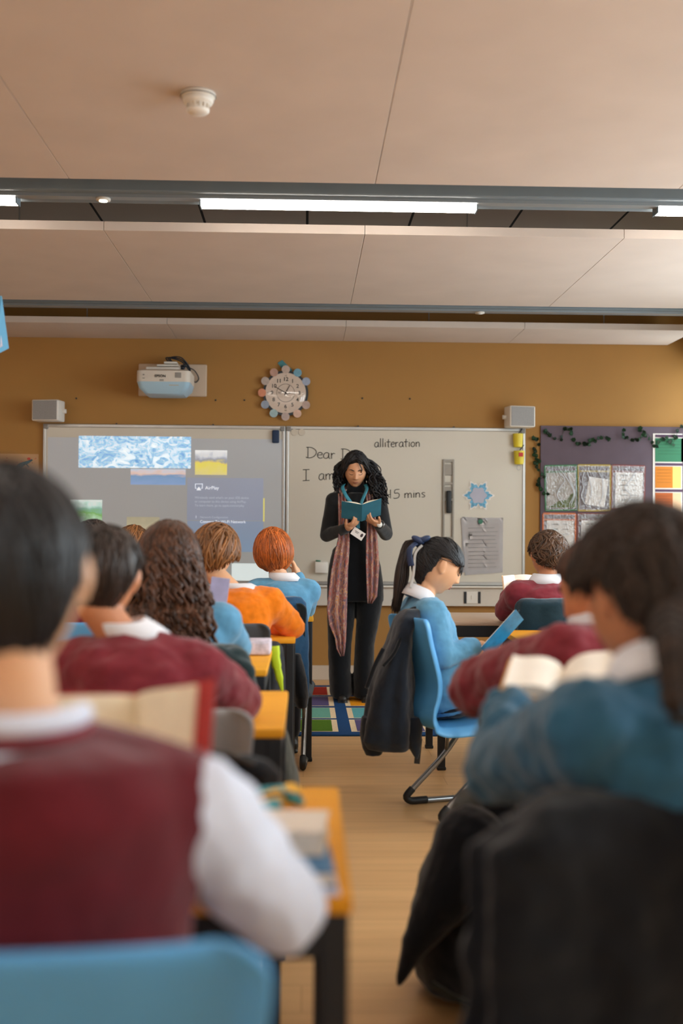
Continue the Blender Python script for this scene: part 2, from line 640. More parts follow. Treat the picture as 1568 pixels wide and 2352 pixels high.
def ceiling_bits():
    c = at(455, 205, 0.1)
    # smoke detector: under the big raft
    d = RC @ V(((455-784)/F, (1176-215)/F, -1))
    p = CAM + d*((2.58-1.15)/d.z)
    t = thing('smoke_detector', 'round white smoke detector fixed to the underside of the big beige raft', 'smoke detector', p)
    def lathe(bm, prof, n=36):
        loft(bm, [[p + V((r*math.cos(2*PI*k/n), r*math.sin(2*PI*k/n), z)) for k in range(n)] for r, z in prof])
    bm = bmesh.new()
    lathe(bm, [(.030, .0), (.057, 0), (.058, -.008), (.056, -.014), (.03, -.016)])
    obj('mounting_base', bm, M_WHITE, t)
    bm = bmesh.new()
    lathe(bm, [(.02, -.013), (.050, -.013), (.051, -.026), (.047, -.034), (.033, -.037), (.031, -.050), (.038, -.053), (.037, -.060), (.028, -.067), (.008, -.069)])
    obj('sensor_head', bm, M_WHITE, t)
    bm = bmesh.new()
    for k in range(14):
        a = 2*PI*k/14
        R = Matrix.Rotation(a, 3, 'Z')
        box(bm, p + R @ V((.0345, 0, -.044)), (.008, .004, .014), R)
    obj('vent_rib', bm, M_OFFW, t, smooth=False)
    bm = bmesh.new()
    tube(bm, [p + V((.0575*math.cos(a), .0575*math.sin(a), -.011)) for a in [2*PI*i/36 for i in range(37)]], .0016, 5)
    obj('shadow_gap', bm, M_DARK, t)
    # downlights / sensors in the beams
    for (px, yb, lab) in ((240, 5.1, 'small round lit spot lamp in the nearest grey beam'), (1100, 7.62, 'small round unlit spot lamp in the far grey beam')):
        q = at(px, 458 if yb < 6 else 718, yb)
        t = thing('spot_lamp', lab, 'ceiling light', (q.x, yb-.03, 2.61))
        bm = bmesh.new()
        disc(bm, (q.x, yb-.03, 2.611), .032, (0, 0, -1), .010, 24)
        obj('bezel', bm, M_OFFW, t)
        bm = bmesh.new()
        disc(bm, (q.x, yb-.03, 2.601), .018, (0, 0, -1), .004, 20)
        obj('lens', bm, mat('spot_lens_lit', (1, .9, .6, 1), .4, emit=14) if yb < 6 else MATS['unlit_diffuser'], t)
    # bunting flag at the far left edge
    t = thing('bunting_flag', 'pale blue paper bunting flag hanging at the left edge by the ceiling', 'bunting', at(-8, 680, 4.2))
    a, b_, c_, d_ = at(-60, 678, 4.2), at(4, 680, 4.2), at(20, 800, 4.22), at(-10, 815, 4.16)
    bm = bmesh.new()
    slab_prism(bm, [a, b_, c_, d_, at(-60, 790, 4.14)], (0, 1, 0), .002)
    obj('flag', bm, mat('bunting_blue', rgb(96, 160, 196), .8), t, smooth=False)
    bm = bmesh.new()
    slab_prism(bm, [at(-50, 720, 4.185), at(-4, 722, 4.19), at(6, 795, 4.19), at(-12, 806, 4.15), at(-50, 780, 4.13)], (0, -1, 0), .002)
    obj('drawing', bm, mat('bunting_pale', rgb(206, 200, 214), .8, var=.2, vscale=60), t, smooth=False)
    bm = bmesh.new()
    tube(bm, [at(-60, 678, 4.2), at(-58, 600, 4.2) + V((0, 0, .0)), V((at(-58, 600, 4.2).x, 4.2, 2.58))], .0015, 5)
    obj('string', bm, M_WHITE, t)


ceiling_bits()


# ================================================================ front wall fittings
def wp(px, py, off=.0):
    return at(px, py, WALL_Y-off)


def rect_on_wall(bm, x0, y0, x1, y1, off, th, bev=0):
    a, b_ = wp(x0, y0, off), wp(x1, y1, off)
    # keep it square to the room: average the roll of the camera out
    box(bm, ((a.x+b_.x)/2, WALL_Y-off-th/2, (a.z+b_.z)/2), (abs(b_.x-a.x), th, abs(a.z-b_.z)), bev=bev)
    return (a, b_)


BL, BM_, BR_ = wp(101, 980).x, wp(656, 985).x, wp(1205, 990).x
BT, BB = wp(656, 983).z, wp(656, 1338).z


def board(x0, x1, label):
    t = thing('whiteboard', label, 'whiteboard', ((x0+x1)/2, WALL_Y, BB), 'wall mounted boards at the front')
    bm = bmesh.new()
    box(bm, ((x0+x1)/2, WALL_Y-.012, (BT+BB)/2), (x1-x0-.02, .02, BT-BB-.02))
    obj('writing_surface', bm, M_BOARD, t, smooth=False)
    bm = bmesh.new()
    for z in (BT, BB):
        box(bm, ((x0+x1)/2, WALL_Y-.015, z), (x1-x0, .03, .026), bev=.004)
    for x in (x0+.011, x1-.011):
        box(bm, (x, WALL_Y-.015, (BT+BB)/2), (.022, .03, BT-BB), bev=.004)
    obj('frame', bm, M_ALU, t, smooth=False)
    bm = bmesh.new()
    for x in (x0+.02, x1-.02):
        for z in (BT-.01, BB+.01):
            box(bm, (x, WALL_Y-.017, z), (.035, .034, .035), bev=.006)
    obj('corner_cap', bm, mat('grey_corner_plastic', rgb(130, 126, 122), .5), t, smooth=False)
    bm = bmesh.new()
    for f in (.3, .7):
        box(bm, (x0+(x1-x0)*f, WALL_Y-.012, BT+.016), (.012, .012, .014))
    obj('fixing_clip', bm, M_DARK, t, smooth=False)
    return t


SCR = board(BL, BM_-.003, 'left whiteboard carrying the projected pictures and grey screen')
WBD = board(BM_+.003, BR_, 'right whiteboard with handwriting behind the standing teacher')


def screenmat(name, kind, c, e):
    m = bpy.data.materials.new(name)
    m.use_nodes = True
    N, L = m.node_tree.nodes, m.node_tree.links
    b = N['Principled BSDF']
    b.inputs['Roughness'].default_value = .5
    tc = N.new('ShaderNodeTexCoord')
    mp = N.new('ShaderNodeMapping')
    L.new(tc.outputs['Generated'], mp.inputs['Vector'])
    cr = N.new('ShaderNodeValToRGB')
    el = cr.color_ramp.elements
    for i, (pos, col) in enumerate(c):
        e_ = el[i] if i < 2 else el.new(pos)
        e_.position = pos
        e_.color = col
    if kind == 'flat':
        g = N.new('ShaderNodeSeparateXYZ')
        L.new(mp.outputs[0], g.inputs[0])
        L.new(g.outputs['Z'], cr.inputs[0])
    elif kind == 'sea':
        mp.inputs['Scale'].default_value = (4.2, 1, 1.9)
        nz = N.new('ShaderNodeTexNoise')
        nz.inputs['Scale'].default_value = 2.6
        nz.inputs['Detail'].default_value = 9
        nz.inputs['Roughness'].default_value = .68
        nz.inputs['Distortion'].default_value = 1.6
        L.new(mp.outputs[0], nz.inputs['Vector'])
        L.new(nz.outputs['Fac'], cr.inputs[0])
    else:
        # banded landscape: height plus a little noise
        nz = N.new('ShaderNodeTexNoise')
        nz.inputs['Scale'].default_value = 3.5
        nz.inputs['Detail'].default_value = 6
        L.new(mp.outputs[0], nz.inputs['Vector'])
        g = N.new('ShaderNodeSeparateXYZ')
        L.new(mp.outputs[0], g.inputs[0])
        ma = N.new('ShaderNodeMath'); ma.operation = 'MULTIPLY_ADD'
        ma.inputs[1].default_value = .7
        L.new(nz.outputs['Fac'], ma.inputs[0])
        sb = N.new('ShaderNodeMath'); sb.operation = 'SUBTRACT'; sb.inputs[1].default_value = .35
        L.new(g.outputs['Z'], sb.inputs[0])
        L.new(sb.outputs[0], ma.inputs[2])
        L.new(ma.outputs[0], cr.inputs[0])
    L.new(cr.outputs[0], b.inputs['Base Color'])
    L.new(cr.outputs[0], b.inputs['Emission Color'])
    b.inputs['Emission Strength'].default_value = e
    return m


def projected():
    off = .0225
    def sheet(name, x0, y0, x1, y1, m, lift=0, label=None):
        bm = bmesh.new()
        rect_on_wall(bm, x0, y0, x1, y1, off+lift, .0008)
        return obj(name, bm, m, SCR, smooth=False, label=label)
    sheet('projected_background', 110, 1004, 646, 1334, screenmat('projected_grey', 'flat', [(0, (.38, .39, .39, 1)), (1, (.39, .395, .41, 1))], .26))
    sheet('projected_picture', 181, 1001, 438, 1076, screenmat('projected_surf', 'sea',
          [(.30, (.10, .30, .60, 1)), (.72, (.95, 1, 1, 1)), (.47, (.32, .56, .80, 1)), (.58, (.80, .92, 1, 1))], .62), .001, 'wide projected picture of white surf')
    sheet('projected_picture', 300, 1077, 426, 1114, screenmat('projected_blue_hills', 'land',
          [(0, (.28, .42, .72, 1)), (1, (.6, .72, .9, 1)), (.55, (.20, .36, .62, 1)), (.75, (.85, .62, .55, 1))], .35), .001, 'small projected picture of blue peaks at dusk')
    sheet('projected_picture', 448, 1034, 521, 1091, screenmat('projected_yellow_field', 'land',
          [(0, (.75, .68, .28, 1)), (1, (.95, .98, 1, 1)), (.45, (.85, .72, .12, 1)), (.62, (.32, .34, .42, 1))], .4), .001, 'small projected picture of a yellow field')
    sheet('projected_picture', 160, 1148, 234, 1206, screenmat('projected_green_valley', 'land',
          [(0, (.75, .95, .95, 1)), (1, (.85, 1, 1, 1)), (.42, (.20, .48, .12, 1)), (.66, (.25, .5, .42, 1))], .4), .001, 'small projected picture of a green valley')
    sheet('projected_picture', 291, 1187, 366, 1240, screenmat('projected_pale_room', 'land',
          [(0, (.55, .52, .40, 1)), (1, (.50, .48, .34, 1)), (.5, (.62, .58, .42, 1))], .2), .001, 'dim projected picture, cream')
    sheet('projected_picture', 604, 1144, 607, 1198, mat('projected_yellow_sliver', rgb(240, 230, 120), .5, emit=.3), .001, 'thin yellow projected sliver')
    sheet('projected_panel', 430, 1097, 604, 1196, screenmat('projected_panel_blue', 'flat', [(0, (.33, .38, .52, 1)), (1, (.36, .40, .52, 1))], .22), .0016)
    sheet('projected_panel', 430, 1196, 604, 1268, screenmat('projected_panel_blue_low', 'flat', [(0, (.26, .38, .56, 1)), (1, (.30, .38, .54, 1))], .24), .0016)
    sheet('projected_picture', 532, 1294, 640, 1334, mat('projected_white', rgb(225, 238, 240), .5, emit=.45), .001, 'bright white projected strip low down')
    T = mat('projected_white_text', (.85, .88, .95, 1), .5, emit=.6)
    T2 = mat('projected_dim_text', (.55, .60, .68, 1), .5, emit=.35)
    bm = bmesh.new()
    s = .0033
    def tx(px, py, txt, size, mm):
        p = wp(px, py, off+.0035)
        b2 = bmesh.new()
        text_mesh(b2, txt, p, size, V((1, 0, 0)), V((0, 0, 1)))
        obj('projected_text', b2, mm, SCR, smooth=False)
    mmT, mmS = T, T2
    tx(471, 1124, 'AirPlay', .036, mmT)
    tx(459, 1201, 'Connect To Wi-Fi Network', .030, mmT)
    tx(448, 1190, '1', .028, mmT)
    # AirPlay symbol: screen outline with a triangle
    for (x0, y0, x1, y1) in ((448, 1111, 465, 1112.2), (448, 1111, 449, 1122), (464, 1111, 465, 1122), (448, 1121, 452, 1122), (461, 1121, 465, 1122)):
        rect_on_wall(bm, x0, y0, x1, y1, off+.003, .0008)
    slab_prism(bm, [wp(451, 1126, off+.003), wp(462, 1126, off+.003), wp(456.5, 1118, off+.003)], (0, -1, 0), .0008)
    obj('projected_symbol', bm, T, SCR, smooth=False, label='bright projected screen-and-triangle symbol')
    tx(447, 1145, 'Wirelessly send what\'s on your iOS device', .0235, mmS)
    tx(447, 1154, 'or computer to this device using AirPlay.', .0235, mmS)
    tx(447, 1163, 'To learn more, go to apple.com/airplay', .0235, mmS)
    tx(459, 1190, 'Network Configuration', .022, mmS)
    tx(494, 1221, 'this Apple TV', .024, mmS)


projected()

# ---- handwriting
GL = {
    'D': (.75, [[(.12, 1), (.12, .02)], [(0, .98), (.35, .98), (.62, .78), (.68, .45), (.5, .12), (.2, -.02), (-.02, .04)]]),
    'e': (.42, [[(.05, .3), (.33, .36), (.3, .52), (.16, .56), (.04, .4), (.04, .15), (.18, 0), (.36, .06)]]),
    'a': (.5, [[(.38, .5), (.2, .57), (.04, .4), (.02, .14), (.16, .0), (.32, .14), (.38, .5), (.37, .12), (.46, .0)]]),
    'r': (.4, [[(.04, .56), (.07, .0)], [(.06, .34), (.16, .52), (.3, .5)]]),
    'I': (.6, [[(.0, 1), (.5, 1)], [(.25, 1), (.25, 0)], [(0, 0), (.5, 0)]]),
    'm': (.72, [[(.03, .55), (.05, 0)], [(.05, .35), (.18, .54), (.3, .45), (.32, .0)], [(.32, .36), (.46, .54), (.58, .42), (.6, .0)]]),
    'n': (.5, [[(.03, .55), (.05, 0)], [(.05, .35), (.2, .54), (.34, .42), (.36, .0)]]),
    'l': (.24, [[(.08, 1), (.08, 0)]]),
    'i': (.22, [[(.08, .55), (.08, 0)], [(.08, .75), (.09, .78)]]),
    't': (.42, [[(.18, .9), (.16, .1), (.24, 0)], [(-.02, .58), (.38, .6)]]),
    'o': (.5, [[(.22, .56), (.05, .4), (.05, .14), (.2, 0), (.38, .16), (.38, .42), (.22, .56)]]),
    's': (.4, [[(.32, .52), (.14, .56), (.06, .42), (.28, .22), (.26, .05), (.04, .02)]]),
    'k': (.45, [[(.05, 1), (.05, 0)], [(.34, .52), (.06, .24), (.36, 0)]]),
    'p': (.5, [[(.05, .55), (.04, -.4)], [(.05, .4), (.25, .55), (.4, .35), (.25, .08), (.06, .12)]]),
    '1': (.36, [[(.1, 1), (.1, 0)]]),
    '5': (.62, [[(.5, 1), (.14, .96), (.1, .58), (.36, .6), (.5, .38), (.4, .06), (.1, -.02), (0, .06)]]),
    'h': (.5, [[(.05, 1), (.05, 0)], [(.05, .35), (.2, .54), (.34, .42), (.36, .0)]]),
    'y': (.5, [[(.02, .55), (.18, .14), (.34, .55)], [(.34, .55), (.2, -.2), (.05, -.38)]]),
    ' ': (.3, []),
}


def write(txt, px, py, px1, py1, hpx, label):
    bm = bmesh.new()
    tot = sum(GL[c][0] for c in txt)
    a, b_ = wp(px, py, .0245), wp(px1, py1, .0245)
    ex = (b_-a)/tot
    up = V((0, 0, hpx/F*WALL_Y))
    x = 0
    for ch in txt:
        w, st = GL[ch]
        for s_ in st:
            pts = [a + ex*(x+sx) + up*sy for sx, sy in s_]
            pts = smooth_path(pts, 4) if len(pts) > 2 else pts
            tube(bm, pts, .0028, 5)
        x += w
    o = obj('marker_writing', bm, M_INK, WBD)
    o['label'] = label


write('Dear D', 703, 1051, 808, 1056, 24, 'black marker words Dear D')
write('I  ampy', 695, 1104, 800, 1100, 25, 'black marker words I am')
write('alliteration', 860, 1027, 966, 1026, 20, 'black marker word alliteration')
write('ak 15 mins', 860, 1146, 978, 1142, 20, 'black marker words 15 mins')


def wall_things():
    # speakers
    for (x0, y0, x1, y1, side, lab) in ((88, 924, 152, 972, 1, 'small square grey wall speaker above the left corner of the boards'),
                                        (1155, 938, 1216, 986, -1, 'small square grey wall speaker above the right corner of the boards')):
        a, b_ = wp(x0, y0), wp(x1, y1)
        cx, cz, w, h = (a.x+b_.x)/2, (a.z+b_.z)/2, b_.x-a.x, a.z-b_.z
        w *= .97
        t = thing('wall_speaker', lab, 'speaker', (cx, WALL_Y, cz), 'speakers above the boards')
        R = Matrix.Rotation(-.16*side, 3, 'Z')
        bm = bmesh.new()
        box(bm, (cx, WALL_Y-.13, cz), (w, .14, h), R, bev=.010, seg=3)
        autosmooth(obj('cabinet', bm, M_WHITE, t))
        bm = bmesh.new()
        box(bm, V((cx, WALL_Y-.13, cz)) + R @ V((0, -.072, 0)), (w*.9, .006, h*.9), R, bev=.002)
        obj('grille', bm, mat('speaker_mesh_grey', rgb(150, 147, 145), .7, var=.15, vscale=300, bump=.4, bscale=600), t, smooth=False)
        bm = bmesh.new()
        tube(bm, [(cx+side*w*.45, WALL_Y-.12, cz), (cx+side*(w*.5+.028), WALL_Y-.12, cz)], .016, 12)
        box(bm, (cx+side*w*.36, WALL_Y-.03, cz), (.03, .07, .05))
        obj('bracket', bm, M_WHITE, t)
    # projector on its wall plate
    a, b_ = wp(319, 836), wp(475, 912)
    t = thing('projector', 'white short-throw projector on a wall plate above the left whiteboard', 'projector', ((a.x+b_.x)/2, WALL_Y, b_.z))
    bm = bmesh.new()
    box(bm, ((a.x+b_.x)/2, WALL_Y-.012, (a.z+b_.z)/2), (b_.x-a.x, .024, a.z-b_.z), bev=.010, seg=3)
    autosmooth(obj('wall_plate', bm, mat('projector_plate', rgb(196, 174, 152), .5), t))
    # body sticks out over the board
    Yp = WALL_Y-.32
    c0, c1 = at(319, 852, Yp), at(440, 908, Yp)
    cx, w = (c0.x+c1.x)/2, (c1.x-c0.x)
    zt, zm, zb = c0.z, at(380, 882, Yp).z, c1.z
    def slab_sec(z, sx, y0, y1, r=.04):
        pts = []
        hw = w/2*sx
        for (qx, qy, a0) in ((hw-r, y1-r, 0), (-hw+r, y1-r, PI/2), (-hw+r, y0+r, PI), (hw-r, y0+r, 1.5*PI)):
            for k in range(6):
                an = a0 + PI/2*k/5
                pts.append(V((cx+qx+r*math.cos(an), qy+r*math.sin(an), z)))
        return pts
    bm = bmesh.new()
    loft(bm, [slab_sec(zt, .90, WALL_Y-.42, WALL_Y-.10), slab_sec(zt-.012, 1.0, WALL_Y-.45, WALL_Y-.10), slab_sec(zm, 1.0, WALL_Y-.46, WALL_Y-.10)])
    autosmooth(obj('housing', bm, M_OFFW, t))
    bm = bmesh.new()
    loft(bm, [slab_sec(zm, .99, WALL_Y-.458, WALL_Y-.10), slab_sec((zm+zb)/2, .93, WALL_Y-.44, WALL_Y-.10), slab_sec(zb, .72, WALL_Y-.40, WALL_Y-.12)])
    autosmooth(obj('lower_shell', bm, mat('projector_under_blue', rgb(168, 200, 220), .35), t, label='pale blue lower shell'))
    bm = bmesh.new()
    box(bm, (cx-.02, WALL_Y-.12, zt+.022), (w*.72, .20, .05), bev=.008)
    box(bm, (cx+.0, WALL_Y-.10, zt+.062), (w*.42, .18, .014), bev=.003)
    box(bm, (cx+.02, WALL_Y-.14, zt+.083), (w*.25, .1, .016), bev=.004)
    obj('mounting_arm', bm, M_WHITE, t, smooth=False)
    bm = bmesh.new()
    text_mesh(bm, 'EPSON', (cx-.02, WALL_Y-.4615, zt-.062), .026, align='CENTER', bold=.0006)
    obj('maker_name', bm, M_DARK, t, smooth=False, label='dark lettering')
    bm = bmesh.new()
    for k in range(6):
        box(bm, (cx+w*.28, WALL_Y-.461, zt-.03-k*.0065), (.045, .004, .003))
    for k in range(3):
        box(bm, (cx-.01, WALL_Y-.461, zt-.078-k*.005), (.03, .003, .002))
    box(bm, (cx-w*.36, WALL_Y-.461, zt-.045), (.012, .003, .008))
    box(bm, (cx-w*.36, WALL_Y-.461, zt-.07), (.016, .003, .004))
    obj('vent_slots', bm, mat('vent_grey', rgb(120, 112, 106), .6), t, smooth=False)
    bm = bmesh.new()
    box(bm, (cx+w*.2, WALL_Y-.445, (zm+zb)/2+.018), (.07, .006, .006))
    obj('warning_label', bm, mat('label_amber', rgb(200, 150, 70), .6), t, smooth=False)
    bm = bmesh.new()
    for k, (s0, dy) in enumerate(((0, 0), (.012, .02), (-.015, .01))):
        pts = [(cx+.02+s0, WALL_Y-.1, zt+.09), (cx+.00+s0, WALL_Y-.15, zt+.125), (cx+.10, WALL_Y-.15-dy, zt+.11+s0), (cx+w*.42, WALL_Y-.14, zt+.03+s0), (cx+w*.36, WALL_Y-.2, zt-.01)]
        tube(bm, smooth_path(pts, 6), .005, 6)
    pts = [wp(425, 842, .08), wp(445, 850, .06), wp(456, 868, .04), wp(450, 878, .04), wp(440, 872, .12), wp(428, 858, .2)]
    tube(bm, smooth_path(pts, 6), .004, 6)
    pts = [wp(432, 845, .1), wp(440, 870, .12), wp(441, 892, .1)]
    tube(bm, smooth_path(pts, 6), .003, 6)
    for k in range(9):
        q = V((cx+w*.34+rnd.uniform(-.03, .02), WALL_Y-.2+rnd.uniform(-.03, .03), zt+.02+rnd.uniform(-.02, .04)))
        ell(bm, q, (.018, .014, .012), u=8, v=6)
    obj('cable', bm, mat('cable_navy', rgb(28, 34, 44), .5), t)
    # clock
    c = wp(656, 904, .0)
    R0 = 54/F*WALL_Y
    t = thing('wall_clock', 'round wall clock with pastel disc tags around its dark rim', 'clock', (c.x, WALL_Y, c.z))
    bm = bmesh.new()
    disc(bm, (c.x, WALL_Y, c.z), R0*.96, (0, -1, 0), .035, 48)
    autosmooth(obj('case', bm, mat('clock_case_navy', rgb(26, 38, 46), .4), t))
    bm = bmesh.new()
    disc(bm, (c.x, WALL_Y-.030, c.z), R0*.86, (0, -1, 0), .0095, 48)
    autosmooth(obj('dial', bm, mat('clock_dial', rgb(212, 192, 176), .5), t))
    bm = bmesh.new()
    yy = WALL_Y-.0402
    for h in range(1, 13):
        an = PI/2 - h*PI/6
        rr = R0*.58
        text_mesh(bm, str(h), (c.x+rr*math.cos(an), yy, c.z+rr*math.sin(an)-.012), .040, align='CENTER', bold=.0008)
        if h in (12, 6, 3, 9):
            rr = R0*.74
            text_mesh(bm, {12: '12', 6: '30', 3: '15', 9: '45'}[h], (c.x+rr*math.cos(an), yy, c.z+rr*math.sin(an)-.006), .018, align='CENTER')
    tube(bm, [(c.x+R0*.38*math.cos(a), yy, c.z+R0*.38*math.sin(a)) for a in [2*PI*i/40 for i in range(41)]], .0014, 5)
    text_mesh(bm, 'TO', (c.x-R0*.24, yy, c.z-.008), .022, align='CENTER')
    text_mesh(bm, 'PAST', (c.x+R0*.23, yy, c.z-.008), .020, align='CENTER')
    obj('numerals', bm, M_DARK, t, smooth=False)
    bm = bmesh.new()
    for (an, ln, wd) in ((math.radians(62), R0*.36, .0042), (math.radians(150), R0*.52, .0034)):
        d = V((math.cos(an), 0, math.sin(an)))
        tube(bm, [V((c.x, yy-.004, c.z)) - d*.02, V((c.x, yy-.004, c.z)) + d*ln], [wd, wd*.6], 6)
    ell(bm, (c.x, yy-.004, c.z), (.008, .005, .008), u=10, v=8)
    obj('clock_hand', bm, M_BLACK, t)
    cols = [(186, 164, 152), (110, 160, 180), (150, 160, 180), None, (176, 150, 138), (208, 170, 150), (180, 158, 150), (150, 176, 178), (140, 150, 166), (206, 130, 96), (176, 160, 150), (180, 140, 124)]
    for h in range(12):
        if cols[h] is None:
            continue
        an = PI/2 - h*PI/6
        bm = bmesh.new()
        disc(bm, (c.x+R0*1.0*math.cos(an), WALL_Y-.036, c.z+R0*1.0*math.sin(an)), .031, (0, -1, 0), .004, 24)
        obj('disc_tag', bm, mat('tag_%d_paper' % h, rgb(*cols[h]), .35, var=.12, vscale=40), t, smooth=False, label='paper disc tag at the rim')
    # domed clear glass: takes the reflection of the strip light
    gm = bpy.data.materials.new('clock_glass')
    gm.use_nodes = True
    N, L = gm.node_tree.nodes, gm.node_tree.links
    tr = N.new('ShaderNodeBsdfTransparent'); gs = N.new('ShaderNodeBsdfGlossy'); gs.inputs['Roughness'].default_value = .06
    mi = N.new('ShaderNodeMixShader'); mi.inputs[0].default_value = .07
    L.new(tr.outputs[0], mi.inputs[1]); L.new(gs.outputs[0], mi.inputs[2])
    L.new(mi.outputs[0], N['Material Output'].inputs['Surface'])
    bm = bmesh.new()
    rings = []
    for k in range(9):
        f = k/8
        rr = R0*.86*math.cos(f*PI/2*.98)
        rings.append([V((c.x+rr*math.cos(2*PI*i/48), WALL_Y-.040-.022*math.sin(f*PI/2), c.z+rr*math.sin(2*PI*i/48))) for i in range(48)])
    loft(bm, rings, closed_caps=False)
    obj('glass', bm, gm, t)
    # teal paper bow behind the clock
    bm = bmesh.new()
    slab_prism(bm, [wp(637, 834, .002), wp(648, 827, .002), wp(671, 850, .002), wp(660, 862, .002)], (0, -1, 0), .004)
    tag(obj('paper_strip', bm, mat('teal_paper', rgb(70, 130, 136), .7), smooth=False, org=wp(654, 843)), 'teal paper strip stuck to the wall behind the clock top', 'paper')
    # pins / screws left in the wall
    for i, (x, y) in enumerate(((495, 919), (561, 919), (175, 915), (832, 915), (941, 916))):
        bm = bmesh.new()
        ell(bm, wp(x, y, .004), (.007, .006, .007), u=8, v=6)
        tag(obj('wall_screw', bm, M_DARK, org=wp(x, y)), ['small dark screw in the wall right of the projector', 'small dark screw left of the clock', 'small dark screw above the left speaker', 'small dark screw right of the clock', 'small dark screw high above the word alliteration'][i], 'screw', 'screws left in the mustard wall')
    # blue eraser
    bm = bmesh.new()
    rect_on_wall(bm, 625, 988, 641, 1018, .025, .03, bev=.008)
    tag(obj('board_eraser', bm, mat('eraser_navy', rgb(28, 48, 78), .7), org=wp(633, 1003)), 'navy board eraser stuck at the top right of the left whiteboard', 'eraser')
    for i, (x, lab) in enumerate(((676, 'clear round magnet at the top left of the writing board, the left one'), (693, 'clear round magnet at the top left of the writing board, the right one'))):
        bm = bmesh.new()
        disc(bm, wp(x, 993, .022), .025, (0, -1, 0), .008, 24)
        tag(autosmooth(obj('round_magnet', bm, mat('clear_magnet', rgb(190, 178, 160), .2), org=wp(x, 993))), lab, 'magnet', 'clear magnets on the board')
    # yellow baskets
    my = mat('yellow_plastic', rgb(214, 190, 40), .45, var=.08)
    for i, (x0, y0, x1, y1) in enumerate(((1175, 997, 1199, 1028), (1177, 1036, 1202, 1067))):
        a, b_ = wp(x0, y0, .03), wp(x1, y1, .03)
        t = thing('yellow_tub', ['yellow hanging pen tub at the top right corner of the whiteboard', 'lower yellow hanging tub with a red square on its front'][i], 'tub', ((a.x+b_.x)/2, WALL_Y-.05, b_.z), 'yellow tubs on the whiteboard edge')
        bm = bmesh.new()
        cx = (a.x+b_.x)/2; w = (b_.x-a.x)/2
        n = 20
        rings = []
        for (z, f) in ((a.z, 1.0), (b_.z+.01, .86), (b_.z, .78), (b_.z+.006, .7), (b_.z+.01, .8), (a.z, .93)):
            rings.append([V((cx+w*f*math.cos(2*PI*k/n), WALL_Y-.065+.036*f*math.sin(2*PI*k/n), z)) for k in range(n)])
        loft(bm, rings, loop=True)
        autosmooth(obj('tub', bm, my, t))
        bm = bmesh.new()
        tube(bm, [(cx, WALL_Y-.07, a.z-.004), (cx+.02, WALL_Y-.05, a.z+.02), (cx+.04, WALL_Y-.04, a.z+.045)], .004, 6)
        obj('pen', bm, M_BLACK, t)
        if i:
            bm = bmesh.new()
            box(bm, (cx+.008, WALL_Y-.103, (a.z+b_.z)/2+.02), (.032, .004, .03))
            obj('red_label', bm, mat('red_sticker', rgb(196, 44, 40), .6), t, smooth=False)
            bm = bmesh.new()
            tube(bm, [(cx+.015*math.cos(a_), WALL_Y-.06, b_.z-.025+.02*math.sin(a_)) for a_ in [2*PI*k/16 for k in range(17)]], .002, 5)
            obj('key_ring', bm, M_ALU, t)
    # board ruler (long metal level)
    t = thing('board_ruler', 'long grey board ruler with handle hanging upright on the whiteboard', 'ruler', wp(1031, 1240, .03))
    bm = bmesh.new()
    a, b_ = wp(1018, 1055, .025), wp(1040, 1240, .025)
    cx = (a.x+b_.x)/2; h = a.z-b_.z
    for dx in (-.036, .036):
        box(bm, (cx+dx, WALL_Y-.032, (a.z+b_.z)/2), (.014, .016, h), bev=.002)
    for f in (0.02, .3, .5, .98):
        box(bm, (cx, WALL_Y-.032, a.z-h*f), (.07, .014, .02), bev=.002)
    for f in (.06, .34):
        box(bm, (cx, WALL_Y-.026, a.z-h*(f+.07)), (.06, .006, .085), bev=.002)
    obj('rail', bm, mat('ruler_grey', rgb(140, 132, 122), .4, .3), t, smooth=False)
    bm = bmesh.new()
    box(bm, (cx+.002, WALL_Y-.048, a.z-h*.53), (.036, .03, .17), bev=.008, seg=3)
    obj('handle', bm, M_BLACK, t)
    # snowflake drawing
    t = thing('paper_snowflake', 'cut-out paper snowflake coloured blue on the whiteboard', 'paper decoration', wp(1098, 1138, .025))
    c = wp(1098, 1138, .025)
    for s_, m_, lf, nm in ((1.0, M_PAPER, 0, 'backing'), (.86, mat('crayon_blue', rgb(112, 170, 200), .8, var=.35, vscale=60), .002, 'blue_edge'), (.56, mat('crayon_lilac', rgb(180, 178, 192), .8, var=.05), .004, 'centre')):
        bm = bmesh.new()
        pts = []
        for k in range(84):
            an = 2*PI*k/84+.2
            r = (.098 if s_ > .6 else .09)*s_*(1+.20*math.cos(6*an)+.10*math.cos(18*an)) if s_ > .6 else .06*(1+.1*math.cos(6*an))
            pts.append(c + V((r*math.cos(an), -lf, r*math.sin(an))))
        slab_prism(bm, pts, (0, -1, 0), .0015)
        obj(nm, bm, m_, t, smooth=False)
    # pinned sheet
    for i in range(2):
        t = thing('pinned_paper', ['large lined paper pinned by a green magnet on the whiteboard', 'second sheet peeping out behind the pinned lined paper'][i], 'paper', wp(1107, 1250, .025))
        bm = bmesh.new()
        o_ = .003*(1-i)
        q = [(1058, 1190), (1155, 1189), (1154, 1315), (1068, 1321)] if i == 0 else [(1061, 1187), (1150, 1192), (1152, 1308), (1060, 1315)]
        nn = 8
        grid = []
        for r_ in range(nn+1):
            for c_ in range(nn+1):
                u_, v_ = c_/nn, r_/nn
                px = (q[0][0]*(1-u_)+q[1][0]*u_)*(1-v_)+(q[3][0]*(1-u_)+q[2][0]*u_)*v_
                py = (q[0][1]*(1-u_)+q[1][1]*u_)*(1-v_)+(q[3][1]*(1-u_)+q[2][1]*u_)*v_
                grid.append(bm.verts.new(wp(px, py, .026+o_+.003*v_*abs(u_-.5))))
